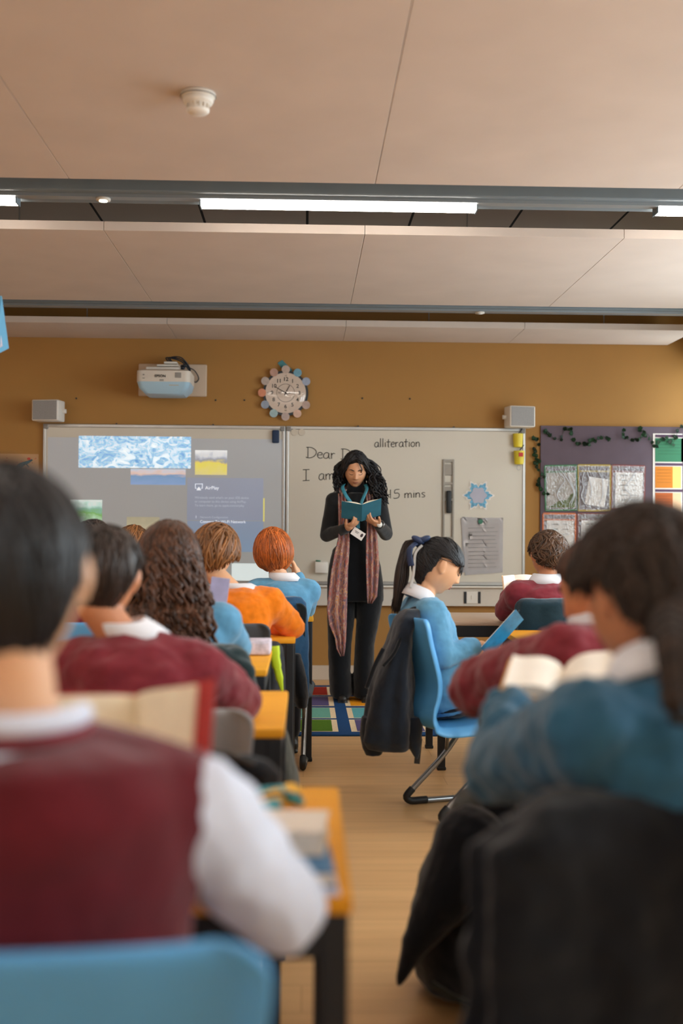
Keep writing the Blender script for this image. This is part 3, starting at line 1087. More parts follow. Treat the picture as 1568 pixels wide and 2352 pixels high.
        for r_ in range(nn):
            for c_ in range(nn):
                k = r_*(nn+1)+c_
                bm.faces.new((grid[k], grid[k+1], grid[k+nn+2], grid[k+nn+1]))
        bmesh.ops.solidify(bm, geom=bm.faces[:], thickness=.0012)
        obj('sheet', bm, mat('lined_paper', rgb(232, 224, 222), .9, var=.04, vscale=12), t)
        if i == 0:
            bm = bmesh.new()
            for k in range(11):
                y = 1213+k*9
                a1, b1 = wp(1075, y, .034), wp(1145-rnd.random()*12, y-1, .034)
                tube(bm, [a1, b1], .0011, 4)
            obj('written_lines', bm, M_PRINT, t)
    bm = bmesh.new()
    disc(bm, wp(1103, 1198, .034), .018, (0, -1, 0), .008, 20)
    tag(autosmooth(obj('green_magnet', bm, mat('green_plastic', rgb(30, 104, 76), .4), org=wp(1103, 1198))), 'round green magnet holding the lined paper', 'magnet')
    # small white box
    t = thing('pen_box', 'small white box with a green pen on it, stuck low on the whiteboard', 'box', wp(738, 1316, .03))
    bm = bmesh.new()
    rect_on_wall(bm, 723, 1290, 752, 1316, .022, .05, bev=.006)
    obj('box', bm, M_WHITE, t)
    bm = bmesh.new()
    tube(bm, [wp(725, 1288, .045), wp(736, 1289, .045)], .006, 8)
    obj('pen', bm, MATS['green_plastic'], t)
    # trunking with socket
    t = thing('cable_trunking', 'cream cable trunking running under the whiteboards with a switch plate', 'trunking', wp(900, 1390))
    a, b_ = wp(101, 1340, 0), wp(1240, 1392, 0)
    z1, z0 = wp(784, 1345).z, wp(784, 1390).z
    bm = bmesh.new()
    box(bm, ((a.x+b_.x)/2, WALL_Y-.028, (z0+z1)/2), (b_.x-a.x, .056, z1-z0), bev=.004)
    obj('body', bm, mat('trunking_cream', rgb(206, 196, 184), .5, var=.03), t, smooth=False)
    bm = bmesh.new()
    box(bm, ((a.x+b_.x)/2, WALL_Y-.057, z1-.028), (b_.x-a.x, .004, .003))
    box(bm, ((a.x+b_.x)/2, WALL_Y-.045, z1-.0015), (b_.x-a.x+.01, .10, .012), bev=.003)
    obj('ledge', bm, M_WHITE, t, smooth=False)
    bm = bmesh.new()
    rect_on_wall(bm, 1070, 1359, 1098, 1386, .056, .006, bev=.002)
    rect_on_wall(bm, 1082, 1368, 1086, 1376, .062, .006)
    obj('switch_plate', bm, M_WHITE, t, smooth=False)
    bm = bmesh.new()
    rect_on_wall(bm, 1065, 1359, 1071, 1386, .056, .010, bev=.002)
    rect_on_wall(bm, 1097, 1359, 1103, 1386, .056, .010, bev=.002)
    obj('black_clip', bm, M_BLACK, t, smooth=False)
    # drawing at the far left
    t = thing('kangaroo_drawing', 'crayon animal drawing on cream paper at the left of the front wall', 'drawing', wp(40, 1075))
    bm = bmesh.new()
    rect_on_wall(bm, -30, 1042, 88, 1107, .0, .003)
    obj('sheet', bm, mat('drawing_paper', rgb(190, 150, 110), .9, var=.06), t, smooth=False)
    bm = bmesh.new()
    P = lambda x, y: wp(x, y, .006)
    tube(bm, smooth_path([P(0, 1092), P(20, 1093), P(34, 1088), P(42, 1080)], 4), [.004]*13, 5)
    tube(bm, smooth_path([P(42, 1094), P(40, 1078), P(50, 1068), P(64, 1062), P(74, 1056)], 4), [.009, .012, .014, .016, .018, .018, .018, .018, .017, .015, .013, .012, .011, .010, .008, .007, .006], 6, flat=.2, ref=V((0, 0, 1)))
    tube(bm, [P(48, 1080), P(46, 1092), P(56, 1096)], .005, 5)
    tube(bm, [P(60, 1066), P(66, 1074)], .004, 5)
    obj('painted_kangaroo', bm, mat('crayon_multicolour', rgb(60, 100, 110), .8, var=.5, vscale=50), t)
    bm = bmesh.new()
    for k in range(34):
        x, y = rnd.uniform(2, 84), rnd.uniform(1046, 1102)
        ell(bm, P(x, y), (.004, .001, .003), u=6, v=4)
    obj('dots', bm, mat('crayon_red', rgb(170, 60, 40), .8, island=.6), t)
    bm = bmesh.new()
    ell(bm, P(66, 1054), (.014, .002, .010), u=10, v=6)
    obj('red_patch', bm, mat('crayon_scarlet', rgb(200, 60, 40), .8), t)


wall_things()


def display_board():
    a, b_ = wp(1240, 978), wp(1640, 1400)
    t = thing('display_board', 'purple-grey pin board on the right of the front wall', 'notice board', ((a.x+XR)/2, WALL_Y, b_.z))
    x1 = XR-.02
    bm = bmesh.new()
    box(bm, ((a.x+x1)/2, WALL_Y-.0115, (a.z+b_.z)/2), (x1-a.x, .017, a.z-b_.z), bev=.003)
    obj('felt_panel', bm, mat('purple_grey_felt', rgb(98, 84, 94), .95, var=.06, bump=.2, bscale=300), t, smooth=False)
    wal = [(1251, 1070, 1323, 1172, (40, 110, 62), -1.5, 'clear wallet with green edge and a landscape print inside'),
           (1326, 1069, 1399, 1173, (176, 148, 50), 0, 'clear wallet with yellow edge and a tilted small sheet inside'),
           (1403, 1070, 1477, 1170, (130, 60, 56), 1, 'clear wallet with maroon edge holding a printed page, top row'),
           (1246, 1180, 1319, 1290, (206, 104, 40), 0, 'clear wallet with orange edge in the lower row'),
           (1325, 1180, 1398, 1290, (120, 56, 56), 0, 'clear wallet with maroon edge in the lower row'),
           ]
    film = bpy.data.materials.new('clear_film')
    film.use_nodes = True
    N, L = film.node_tree.nodes, film.node_tree.links
    tr = N.new('ShaderNodeBsdfTransparent'); gs = N.new('ShaderNodeBsdfGlossy'); gs.inputs['Roughness'].default_value = .12
    mi = N.new('ShaderNodeMixShader'); mi.inputs[0].default_value = .16
    nz = N.new('ShaderNodeTexNoise'); nz.inputs['Scale'].default_value = 14; bp = N.new('ShaderNodeBump'); bp.inputs['Strength'].default_value = 1; bp.inputs['Distance'].default_value = .03
    L.new(nz.outputs['Fac'], bp.inputs['Height']); L.new(bp.outputs[0], gs.inputs['Normal'])
    L.new(tr.outputs[0], mi.inputs[1]); L.new(gs.outputs[0], mi.inputs[2]); L.new(mi.outputs[0], N['Material Output'].inputs['Surface'])
    for i, (px0, py0, px1, py1, c, rot, lab) in enumerate(wal):
        p, q = wp(px0, py0), wp(px1, py1)
        cx, cz, w, h = (p.x+q.x)/2, (p.z+q.z)/2, q.x-p.x, p.z-q.z
        tt = thing('document_wallet', lab, 'document wallet', (cx, WALL_Y-.02, cz-h/2), 'wallets pinned to the display board')
        R = Matrix.Rotation(math.radians(rot), 3, 'Y')
        O = V((cx, WALL_Y-.022, cz))
        bm = bmesh.new()
        for (dx, dz, sx, sz) in ((0, h/2, w, .016), (0, h/2-.045, w, .012), (0, -h/2, w, .014), (-w/2, 0, .014, h), (w/2, 0, .014, h)):
            box(bm, O + R @ V((dx, 0, dz)), (sx, .006, sz), R)
        obj('edging', bm, mat('wallet_edge_%d' % i, rgb(*c), .5), tt, smooth=False)
        bm = bmesh.new()
        if i == 1:
            R2 = Matrix.Rotation(math.radians(9), 3, 'Y')
            box(bm, O + V((.02, .001, -.03)), (w*.62, .002, h*.62), R2)
        elif i == 0:
            box(bm, O + V((0, .001, -.01)), (w*.9, .002, h*.84), R)
        else:
            box(bm, O + V((.008, .001, -.02)), (w*.84, .002, h*.84), R)
        obj('page', bm, [M_PAPER, mat('landscape_print', rgb(170, 160, 152), .8, var=.25, vscale=9)][i == 0], tt, smooth=False)
        bm = bmesh.new()
        if i == 0:
            pts = [V((-.11, -.0025, -.15)), V((.105, -.0025, -.15)), V((.105, -.0025, -.03)), V((.07, -.0025, -.05)), V((.045, -.0025, -.09)), V((-.02, -.0025, -.1)), V((-.06, -.0025, -.13))]
            slab_prism(bm, [O + p_ for p_ in pts], (0, -1, 0), .001)
            obj('green_print', bm, mat('print_green', rgb(94, 110, 54), .8, var=.3, vscale=20), tt, smooth=False)
        elif i != 1:
            for k in range(7):
                box(bm, O + V((-.03 if k < 6 else 0, -.001, h*.28-k*.038)), (.04 if k % 2 else .055, .002, .010))
                box(bm, O + V((.045, -.001, h*.28-k*.038)), (.05 if k % 3 else .03, .002, .006))
            box(bm, O + V((-w*.28, -.001, h*.38)), (.035, .002, .012))
            obj('print', bm, M_PRINT, tt, smooth=False)
        bm = bmesh.new()
        box(bm, O + V((0, -.004, 0)), (w, .001, h), R)
        obj('film', bm, film, tt, smooth=False)
        if i < 3:
            bm = bmesh.new()
            rr = random.Random(20+i)
            for k in range(3 if i < 2 else 1):
                x = rr.uniform(-.08, .06); z = h*.36
                pts = [O + V((x, -.006, z))]
                for s_ in range(4):
                    x = max(-.1, min(.1, x+rr.uniform(-.05, .05))); z -= h*.18
                    pts.append(O + V((x, -.006, z)))
                tube(bm, smooth_path(pts, 4), .0022, 5)
            obj('glint_line', bm, mat('film_glint', rgb(214, 220, 228), .15, spec=1), tt)  # pale glossy lines drawn in as the glints on the clear film
    # poster with coloured bands
    p = wp(1497, 996)
    q = wp(1600, 1300)
    x1 = XR-.06
    tt = thing('colour_band_poster', 'tall poster with green, orange, brown and violet bands on the display board', 'poster', ((p.x+x1)/2, WALL_Y-.02, q.z))
    bm = bmesh.new()
    box(bm, ((p.x+x1)/2, WALL_Y-.021, (p.z+q.z)/2), (x1-p.x, .004, p.z-q.z))
    obj('sheet', bm, M_PAPER, tt, smooth=False)
    bands = [(1007, 1061, (50, 118, 84), (110, 196, 160)), (1072, 1121, (208, 124, 26), (222, 206, 110)), (1132, 1184, (176, 86, 26), (232, 190, 150)), (1196, 1290, (140, 110, 140), (206, 166, 206))]
    for i, (y0, y1, ca, cb) in enumerate(bands):
        z0, z1 = wp(1520, y0).z, wp(1520, y1).z
        xa, xm = wp(1502, y0).x, wp(1542, y0).x
        if i == 0:
            xm = wp(1568, y0).x
        bm = bmesh.new()
        box(bm, ((xa+xm)/2, WALL_Y-.024, (z0+z1)/2), (xm-xa, .002, z0-z1))
        obj('band', bm, mat('band_%d_dark' % i, rgb(*ca), .7), tt, smooth=False)
        bm = bmesh.new()
        box(bm, ((xm+x1-.01)/2, WALL_Y-.024, (z0+z1)/2), (x1-.01-xm, .002, z0-z1))
        obj('band', bm, mat('band_%d_light' % i, rgb(*cb), .7), tt, smooth=False)
        bm = bmesh.new()
        zz = wp(1520, y0-5).z
        box(bm, ((xa+x1)/2, WALL_Y-.024, zz), (x1-xa, .002, .020))
        obj('heading_bar', bm, mat('bar_plum', rgb(86, 60, 84), .7), tt, smooth=False)
        bm = bmesh.new()
        for k in range(5):
            box(bm, ((xa+xm)/2, WALL_Y-.0255, z0-.025-k*.024), ((xm-xa)*.8, .001, .003))
        obj('print_lines', bm, mat('band_print_%d' % i, rgb(*[int(v*.8) for v in ca]), .7), tt, smooth=False)
    # ivy garlands
    rr = random.Random(5)
    paths = [([(1250, 985), (1262, 1000), (1284, 1008), (1300, 982), (1310, 994)], 'artificial ivy sprig curled round the top left corner of the display board'),
             ([(1228, 1005), (1233, 1015), (1228, 1048), (1234, 1058), (1230, 1075), (1250, 1090), (1232, 1110), (1240, 1120), (1255, 1135)], 'artificial ivy trailing down the left edge of the display board'),
             ([(1318, 1014), (1335, 1020), (1352, 1018), (1366, 1012), (1384, 1002), (1402, 1014)], 'short artificial ivy swag on the upper middle of the display board'),
             ([(1430, 985), (1436, 1006), (1462, 1012), (1478, 996), (1466, 984), (1490, 1000), (1505, 1024), (1528, 1004), (1545, 1018), (1562, 982), (1590, 1000)], 'artificial ivy sprig over the coloured poster on the display board')]
    ml = mat('ivy_leaf', rgb(30, 62, 34), .5, island=.5)
    for pts, lab in paths:
        t = thing('ivy_garland', lab, 'garland', wp(pts[0][0], pts[0][1], .03), 'ivy garlands on the display board')
        P = smooth_path([wp(x, y, .035) for x, y in pts], 5)
        P = [q_ for q_ in P if q_.x < XR-.03]
        bm = bmesh.new()
        tube(bm, P, .0016, 5)
        obj('stem', bm, mat('ivy_stem', rgb(44, 60, 30), .7), t)
        bm = bmesh.new()
        for q_ in P[::2]:
            for k in range(1 if rr.random() < .7 else 2):
                s_ = rr.uniform(.014, .021)
                an = rr.uniform(0, 2*PI)
                R = Matrix.Rotation(an, 3, 'Y') @ Matrix.Rotation(rr.uniform(-.7, .7), 3, 'X')
                O = q_ + V((rr.uniform(-.015, .015), -rr.uniform(0, .015), rr.uniform(-.015, .015)))
                o5 = [(0, -1), (.45, -.75), (.9, -.35), (.6, .05), (.75, .5), (.3, .45), (0, 1.1), (-.3, .45), (-.75, .5), (-.6, .05), (-.9, -.35), (-.45, -.75)]
                vs = [bm.verts.new(O + R @ V((x*s_, .25*s_*abs(x), z*s_))) for x, z in o5]
                c0 = bm.verts.new(O)
                for i in range(12):
                    bm.faces.new((vs[i], vs[(i+1) % 12], c0))
        bmesh.ops.solidify(bm, geom=bm.faces[:], thickness=.001)
        obj('leaves', bm, ml, t)


display_board()


def rug():
    cols = [((-.62, -.20), ['p', 'g', 'o', 'r']), ((-.12, .0), None)]
    X = [(-1.24, -.80), (-.72, -.30), (-.27, .197), (.27, .72), (.79, 1.22)]
    Yr = [(6.41, 6.79), (6.86, 7.24), (7.33, 7.72), (7.80, 8.19)]
    pal = {'r': rgb(160, 46, 34), 'p': rgb(92, 82, 122), 't': rgb(108, 164, 146), 'g': rgb(82, 116, 34), 'o': rgb(232, 150, 30), 'a': rgb(96, 164, 168), 'b': rgb(60, 90, 140)}
    grid = [['o', 'a', 'p', 'g', 'r'], ['r', 'g', 't', 'p', 'o'], ['p', 'o', 'b', 't', 'g']]
    table = {2: ['g', 't', 'p', 'r'], 3: ['p', 'a', 'o', 'g'], 1: ['r', 'o', 'a', 'b'], 0: ['a', 'p', 'g', 'o'], 4: ['g', 'r', 't', 'p']}
    rugm = lambda nm, c: mat(nm, c, rough=.95, var=.08, vscale=80, bump=.3, bscale=500, spec=.1)
    mats = [rugm('rug_navy_pile', rgb(36, 72, 116)), rugm('rug_cream_pile', rgb(232, 206, 168))]
    keys = list(pal)
    for k in keys:
        mats.append(rugm('rug_pile_' + {'r': 'red', 'p': 'purple', 't': 'sage', 'g': 'green', 'o': 'orange', 'a': 'aqua', 'b': 'blue'}[k], pal[k]))
    bm = bmesh.new()
    box(bm, (-.01, 7.3, .005), (2.6, 1.98, .010), bev=.002)
    nf = len(bm.faces)
    def patch(x0, y0, x1, y1, z, mi):
        vs = [bm.verts.new(p) for p in ((x0, y0, z), (x1, y0, z), (x1, y1, z), (x0, y1, z))]
        f = bm.faces.new(vs); f.material_index = mi
    for i, (x0, x1) in enumerate(X):
        for j, (y0, y1) in enumerate(Yr):
            patch(x0, y0-.012, x1, y1+.012, .0105, 1)
            patch(x0+.033, y0, x1-.033, y1, .0112, 2+keys.index(table[i][j]))
    o = obj('rug', bm, mats, smooth=False, org=(0, 7.3, 0))
    tag(o, 'navy rug with coloured blocks on the floor in front of the whiteboards', 'rug')


rug()

# ================================================================ furniture
def make_desk():
    t = thing('school_desk', 'x', 'desk', (0, 0, 0), 'two-seat yellow desks in rows')
    bm = bmesh.new()
    box(bm, (-.6, .29, .70), (1.2, .58, .022), bev=.005, seg=2)
    autosmooth(obj('desk_top', bm, M_DESK, t))
    bm = bmesh.new()
    for y in (.02, .56):
        box(bm, (-.6, y, .662), (1.18, .028, .054), bev=.003)
    for x in (-1.18, -.02):
        box(bm, (x, .29, .662), (.028, .56, .054), bev=.003)
    obj('frame_rail', bm, M_LEG, t, smooth=False)
    for x in (-1.18, -.022):
        for y in (.022, .558):
            bm = bmesh.new()
            box(bm, (x, y, .345), (.036, .036, .69), bev=.005)
            l = obj('leg', bm, M_LEG, t, smooth=False)
            bm = bmesh.new()
            box(bm, (x, y, .008), (.042, .042, .016), bev=.004)
            obj('foot_cap', bm, M_BLACK, l, smooth=False)
    return t


DESK = make_desk()
# (right edge x, near y, yaw, label)
desks = [(.06, 1.36, 'yellow desk with books and pencil case at lower left, nearest in view'),
         (-.042, 2.50, 'yellow desk in the left row behind the back of the grey chair'),
         (-.115, 3.54, 'yellow desk in the left row carrying the patterned box'),
         (-.035, 4.55, 'desk in the left row under the orange sleeve'),
         (.045, 5.62, 'frontmost desk of the left row, beside the rug'),
         (2.06, 4.38, 'yellow desk in front of the girl with the ponytail'),
         (1.84, 5.42, 'frontmost desk of the right row, by the boy in glasses'),
         (1.66, 2.44, 'desk on the right under the reaching maroon sleeve'),
         (1.72, 1.66, 'desk on the right under the elbow of the girl with the braid')]
for i, (x, y, lab) in enumerate(desks):
    d = DESK if i == 0 else copy_tree(DESK)
    d.location = (x, y, 0)
    d['label'] = lab
M_DESKP = mat('desk_pale_laminate', rgb(196, 170, 146), .35, var=.04)


def recolour(o, part, m):
    for ch in COL.objects:
        if ch.parent == o and ch.name.split('.')[0] == part:
            ch.material_slots[0].link = 'OBJECT'
            ch.material_slots[0].material = m


def make_chair():
    t = thing('school_chair', 'x', 'chair', (0, 0, 0), 'moulded plastic school chairs')
    prof = smooth_path([(0, -.222, .800), (0, -.205, .72), (0, -.178, .63), (0, -.160, .56), (0, -.162, .50), (0, -.182, .44), (0, -.185, .395), (0, -.150, .365), (0, -.09, .362), (0, .0, .368), (0, .10, .380), (0, .17, .384), (0, .21, .370), (0, .225, .345)], 4)
    n = len(prof)
    NW = 18
    bm = bmesh.new()
    rows = []
    s = 0
    for i, p in enumerate(prof):
        f = i/(n-1)
        d = prof[min(i+1, n-1)] - prof[max(i-1, 0)]
        d.normalize()
        nr = V((0, -d.z, d.y)) if True else None
        # normal towards the sitter: up on the seat, forward on the back
        nr = V((1, 0, 0)).cross(d)
        if nr.z < 0 and abs(nr.z) > .5:
            nr = -nr
        hw = .195 - .018*math.sin(PI*min(1, f/.45)) + (.012 if f > .6 else 0)
        # round the top corners and the front corners
        dt = (prof[i]-prof[0]).length
        if dt < .034:
            hw = hw - .034 + math.sqrt(max(0, .034**2-(.034-dt)**2))
        de = (prof[i]-prof[-1]).length
        if de < .05:
            hw = hw - .05 + math.sqrt(max(0, .05**2-(.05-de)**2))
        row = []
        for k in range(NW+1):
            u = -1+2*k/NW
            cup = .022*(abs(u)**2.2) if f < .5 else .012*(abs(u)**2)
            back = V((0, 1, 0)) if f < .4 else V((0, 0, 1)) if f > .55 else V((0, .7, .7))
            q = p + V((hw*u, 0, 0)) + back*cup
            if k in (0, NW):
                q = q - back*.034 + V((.004*(1 if u < 0 else -1), 0, 0)) * -1
            row.append(bm.verts.new(q))
        rows.append(row)
    for a, b_ in zip(rows[:-1], rows[1:]):
        for k in range(NW):
            bm.faces.new((a[k], a[k+1], b_[k+1], b_[k]))
    sh = obj('seat_shell', bm, M_BLUEP, t)
    so = sh.modifiers.new('thickness', 'SOLIDIFY')
    so.thickness = .016
    so.offset = 0
    bv = sh.modifiers.new('soft', 'SUBSURF')
    bv.levels = bv.render_levels = 1
    for x in (-1, 1):
        bm = bmesh.new()
        X = .165*x
        pts = smooth_path([(X*.8, .17, .345), (X, .13, .338), (X*1.02, .02, .20), (X*1.05, -.13, .055), (X*1.05, -.145, .03), (X*1.05, -.12, .014), (X*1.05, -.06, .013), (X*1.05, .08, .013), (X*1.05, .20, .013)], 5)
        tube(bm, pts, .0125, 10)
        fr = obj('side_frame', bm, M_CHROME, t)
        bm = bmesh.new()
        tube(bm, smooth_path([(X*1.05, -.120, .066), (X*1.05, -.147, .036), (X*1.05, -.13, .017), (X*1.05, -.085, .0155), (X*1.05, -.055, .0155)], 4), .0155, 10)
        obj('foot_cap', bm, M_BLACK, fr)
        bm = bmesh.new()
        tube(bm, [(X*1.05, .15, .0155), (X*1.05, .205, .0155)], .0155, 10)
        obj('foot_cap', bm, M_BLACK, fr)
    bm = bmesh.new()
    tube(bm, [(-.14, .165, .345), (.14, .165, .345)], .011, 8)
    tube(bm, [(-.165, .03, .21), (-.16, .04, .335), (-.15, -.06, .345), (.15, -.06, .345), (.16, .04, .335), (.165, .03, .21)], .008, 8)
    obj('cross_bar', bm, M_CHROME, t)
    return t


CHAIR = make_chair()
chairs = [(-.235, 1.17, 5, M_BLUEP, 'light blue chair at the lower left, under the boy in the white-sleeved vest'),
          (-.295, 2.42, 2, M_GREYP, 'grey chair of the boy with the maroon sweatshirt and short dark hair'),
          (-.415, 3.44, 0, M_TEALP, 'dark chair under the girl with long curly hair, hung with a green coat'),
          (-.315, 4.40, 0, M_DGREYP, 'slate grey chair of the child in the orange sweatshirt'),
          (-.165, 5.56, -4, M_TEALP, 'chair of the ginger child, hung with a long blue coat'),
          (-.85, 4.42, 0, M_BLUEP, 'chair of the dark-haired child left of the orange sweatshirt'),
          (-.85, 5.52, 0, M_BLUEP, 'chair of the half-hidden auburn child in the front left row'),
          (.625, 4.63, -72, M_BLUEP, 'light blue chair side-on to the aisle under the girl with the ponytail'),
          (1.13, 5.26, 0, M_TEALP, 'chair of the boy in glasses, hung with a teal coat'),
          (.46, 1.60, 22, M_TEALP, 'chair under the black coat at the lower right'),
          (.80, 2.30, 25, M_BLUEP, 'hidden chair of the maroon sweatshirt child behind the girl with the braid')]
for i, (x, y, a, m, lab) in enumerate(chairs):
    c = CHAIR if i == 0 else copy_tree(CHAIR)
    c.location = (x, y, 0)
    c.rotation_euler = (0, 0, math.radians(a))
    c['label'] = lab
    recolour(c, 'seat_shell', m)
recolour(next(o for o in COL.objects if o.get('label', '').startswith('frontmost desk of the right')), 'desk_top', M_DESKP)


# ================================================================ people
def clampf(x, a=0, b=1):
    return max(a, min(b, x))


def sst(a, b, x):
    t = clampf((x-a)/(b-a))
    return t*t*(3-2*t)


def skull(n, feat=True, kid=0.0):
    """adult head about its centre; x right, y towards the face, z up; chin at -.115"""
    t = max(0.0, -n.z)
    a, b, c = .074+.004*kid, .092, .115-.008*kid
    x = a*n.x
    z = c*n.z
    if n.y > 0:
        y = b*(n.y**(1-.45*t))*(1-.10*t)
        x *= (1-.26*t**2)
    else:
        y = -b*1.04*((-n.y)**(1+.1*t))*(1-.40*t*t)
        x *= (1-.18*t**2)
    p = V((x, y, z))
    if not feat or n.y < .1:
        return p
    fr = sst(.15, .6, n.y)
    ax = abs(x)
    g = lambda v, m, s: math.exp(-((v-m)/s)**2)
    dy = 0
    # nose
    if z < .018:
        h = clampf((.018-z)/.046)
        if z < -.030:
            h *= math.exp(-((z+.030)/.0075)**2)
        dy += (.025-.003*kid)*h*g(x, 0, .0085+.004*h) + (.006*g(ax, .012, .007)*g(z, -.031, .008))
    dy += .004*g(x, 0, .012)*g(z, .02, .02)
    # sockets, lids, brow
    dy -= .0095*g(ax, .031, .015)*g(z, .006, .012)
    dy += .0055*g(ax, .031, .011)*g(z, .002, .0065)
    dy += .0035*g(ax, .03, .018)*g(z, .026, .008)
    # cheeks
    dy += .004*g(ax, .040, .018)*g(z, -.03, .02)
    # mouth
    dy += .0065*g(x, 0, .022)*g(z, -.055, .0065) + .0070*g(x, 0, .018)*g(z, -.068, .0065)
    dy -= .004*g(x, 0, .022)*g(z, -.0615, .0025)
    dy -= .004*g(x, 0, .02)*g(z, -.080, .006)
    dy += .006*g(x, 0, .018)*g(z, -.099, .012)
    p.y += dy*fr
    return p


class Head:
    def __init__(s, c, yaw, pitch=0, roll=0, size=1.0, kid=0.0):
        """yaw: degrees clockwise from +Y seen from above; pitch: degrees nodding down"""
        s.c = V(c)
        s.R = Matrix.Rotation(-math.radians(yaw), 3, 'Z') @ Matrix.Rotation(-math.radians(pitch), 3, 'X') @ Matrix.Rotation(math.radians(roll), 3, 'Y')
        s.s = size
        s.kid = kid
        s.taper = False

    def w(s, p):
        return s.c + s.R @ (V(p)*s.s)

    def surf(s, n, th=0, feat=False):
        n = V(n).normalized()
        if s.taper and th > 0:
            th *= .42+.58*sst(-.35, .45, n.z)
        return s.c + s.R @ (skull(n, feat, s.kid)*s.s + n*th)

    def face(s, x, z, off=0):
        """point on the face in front of (x, z)"""
        n = V((x/.074, .9, z/.115))
        for _ in range(12):
            n.normalize()
            p = skull(n, True, s.kid)
            n = n + V(((x-p.x)/.074, 0, (z-p.z)/.115))*.7
        n.normalize()
        p = skull(n, True, s.kid)
        return s.c + s.R @ (V((p.x, p.y+off, p.z))*s.s)

    def add(s, bm, ears=True):
        U, W_ = 84, 64
        vr = []
        top = bm.verts.new(s.w(skull(V((0, 0, 1)), kid=s.kid)))
        bot = bm.verts.new(s.w(skull(V((0, 0, -1)), kid=s.kid)))
        for j in range(1, W_):
            ph = PI*j/W_
            row = []
            for i in range(U):
                th = 2*PI*i/U
                # denser towards the face
                th = th + .35*math.sin(th-PI/2)*0
                n = V((math.sin(ph)*math.cos(th), math.sin(ph)*math.sin(th), math.cos(ph)))
                row.append(bm.verts.new(s.w(skull(n, kid=s.kid))))
            vr.append(row)
        for a, b_ in zip(vr[:-1], vr[1:]):
            for i in range(U):
                j = (i+1) % U
                bm.faces.new((a[i], a[j], b_[j], b_[i]))
        for i in range(U):
            j = (i+1) % U
            bm.faces.new((top, vr[0][j], vr[0][i]))
            bm.faces.new((bot, vr[-1][i], vr[-1][j]))
        if ears:
            for sx in (-1, 1):
                Re = s.R @ Matrix.Rotation(-sx*.38, 3, 'Z')
                ell(bm, s.w((sx*.083, -.008, .002)), (.0085*s.s, .0165*s.s, .027*s.s), Re, 16, 12)
                ell(bm, s.w((sx*.080, -.001, -.020)), (.008*s.s, .010*s.s, .013*s.s), Re, 12, 10)


def hair_limit(az, style):
    """lowest n.z with hair, az in degrees from the face (0) to the nape (180)"""
    keys = style
    az = abs(az)
    for (a0, z0), (a1, z1) in zip(keys[:-1], keys[1:]):
        if az <= a1:
            t = (az-a0)/(a1-a0)
            t = t*t*(3-2*t)
            return z0+(z1-z0)*t
    return keys[-1][1]


ST_SHORT = [(0, .55), (45, .42), (66, .12), (78, .26), (100, .28), (112, -.30), (135, -.82), (180, -.93)]
ST_BOB = [(0, .40), (40, .32), (62, -.10), (85, -.62), (120, -.86), (180, -.90)]
ST_LONG = [(0, .66), (40, .55), (62, .05), (85, -.30), (120, -.80), (180, -.85)]
ST_BACK = [(0, .58), (40, .44), (70, .02), (80, .10), (102, .08), (115, -.45), (150, -.85), (180, -.92)]
ST_FRINGE = [(0, .34), (30, .32), (45, .26), (58, .20), (70, .26), (84, .34), (102, .28), (114, -.35), (150, -.85), (180, -.92)]


def hair_cap(bm, H, style, th, seed=0, lump=.004):
    U, W_ = 56, 40
    rows = []
    top = bm.verts.new(H.surf((0, 0, 1), th))
    for j in range(1, W_+1):
        ph = PI*.97*j/W_
        row = []
        for i in range(U):
            a = 2*PI*i/U
            n = V((math.sin(ph)*math.sin(a), math.sin(ph)*math.cos(a), math.cos(ph)))
            az = math.degrees(math.atan2(abs(n.x), n.y))
            lim = hair_limit(az, style)
            d = n.z-lim
            f = sst(-.02, .16, d)
            k = th*f - .016*(1-sst(-.10, .02, d))
            k += lump*noise.noise(n*4+V((seed, 0, 0)))*f
            row.append(bm.verts.new(H.surf(n, k)))
        rows.append(row)
    bot = bm.verts.new(H.surf((0, 0, -1), -.02))
    for a, b_ in zip(rows[:-1], rows[1:]):
        for i in range(U):
            j = (i+1) % U
            bm.faces.new((a[i], a[j], b_[j], b_[i]))
    for i in range(U):
        j = (i+1) % U
        bm.faces.new((top, rows[0][j], rows[0][i]))
        bm.faces.new((bot, rows[-1][i], rows[-1][j]))


def hair_locks(bm, H, style, th, n=260, r=.0045, seed=1, crown=(0, -.42, .9), wave=.0, wl=3, tip=.1, jitter=.004, over=0.0, azr=(0, 180), curlend=0):
    rr = random.Random(seed)
    cr = V(crown).normalized()
    for q in range(n):
        side = rr.choice((-1, 1))
        az = rr.uniform(*azr)
        lim = hair_limit(az, style) - rr.uniform(-.08, over)
        lim = clampf(lim, -.95, .95)
        sr = math.sqrt(1-lim*lim)
        a = math.radians(az)
        end = V((side*sr*math.sin(a), sr*math.cos(a), lim))
        st = (cr + V((rr.gauss(0, .28), rr.gauss(0, .28), rr.gauss(0, .2)))).normalized()
        t0 = rr.uniform(0, .5)
        K_ = 10
        pts, rs = [], []
        ph = rr.uniform(0, 6.28)
        lift = rr.uniform(-jitter, jitter)
        axis = st.cross(end)
        if axis.length < 1e-3:
            continue
        axis.normalize()
        for k in range(K_+1):
            t = t0+(1-t0)*k/K_
            nn = (st*(1-t) + end*t)
            nn.normalize()
            sw = axis*(wave*math.sin(ph+t*wl*2))
            nn2 = (nn+sw).normalized()
            e = th + lift + curlend*sst(.7, 1, t)
            if k == 0:
                e -= .004
            pts.append(H.surf(nn2, e))
            rs.append(r*(.35+.65*math.sin(PI*clampf(.12+.88*k/K_*.95)))*(1 if k < K_ else tip))
        tube(bm, pts, rs, 5, flat=.6)


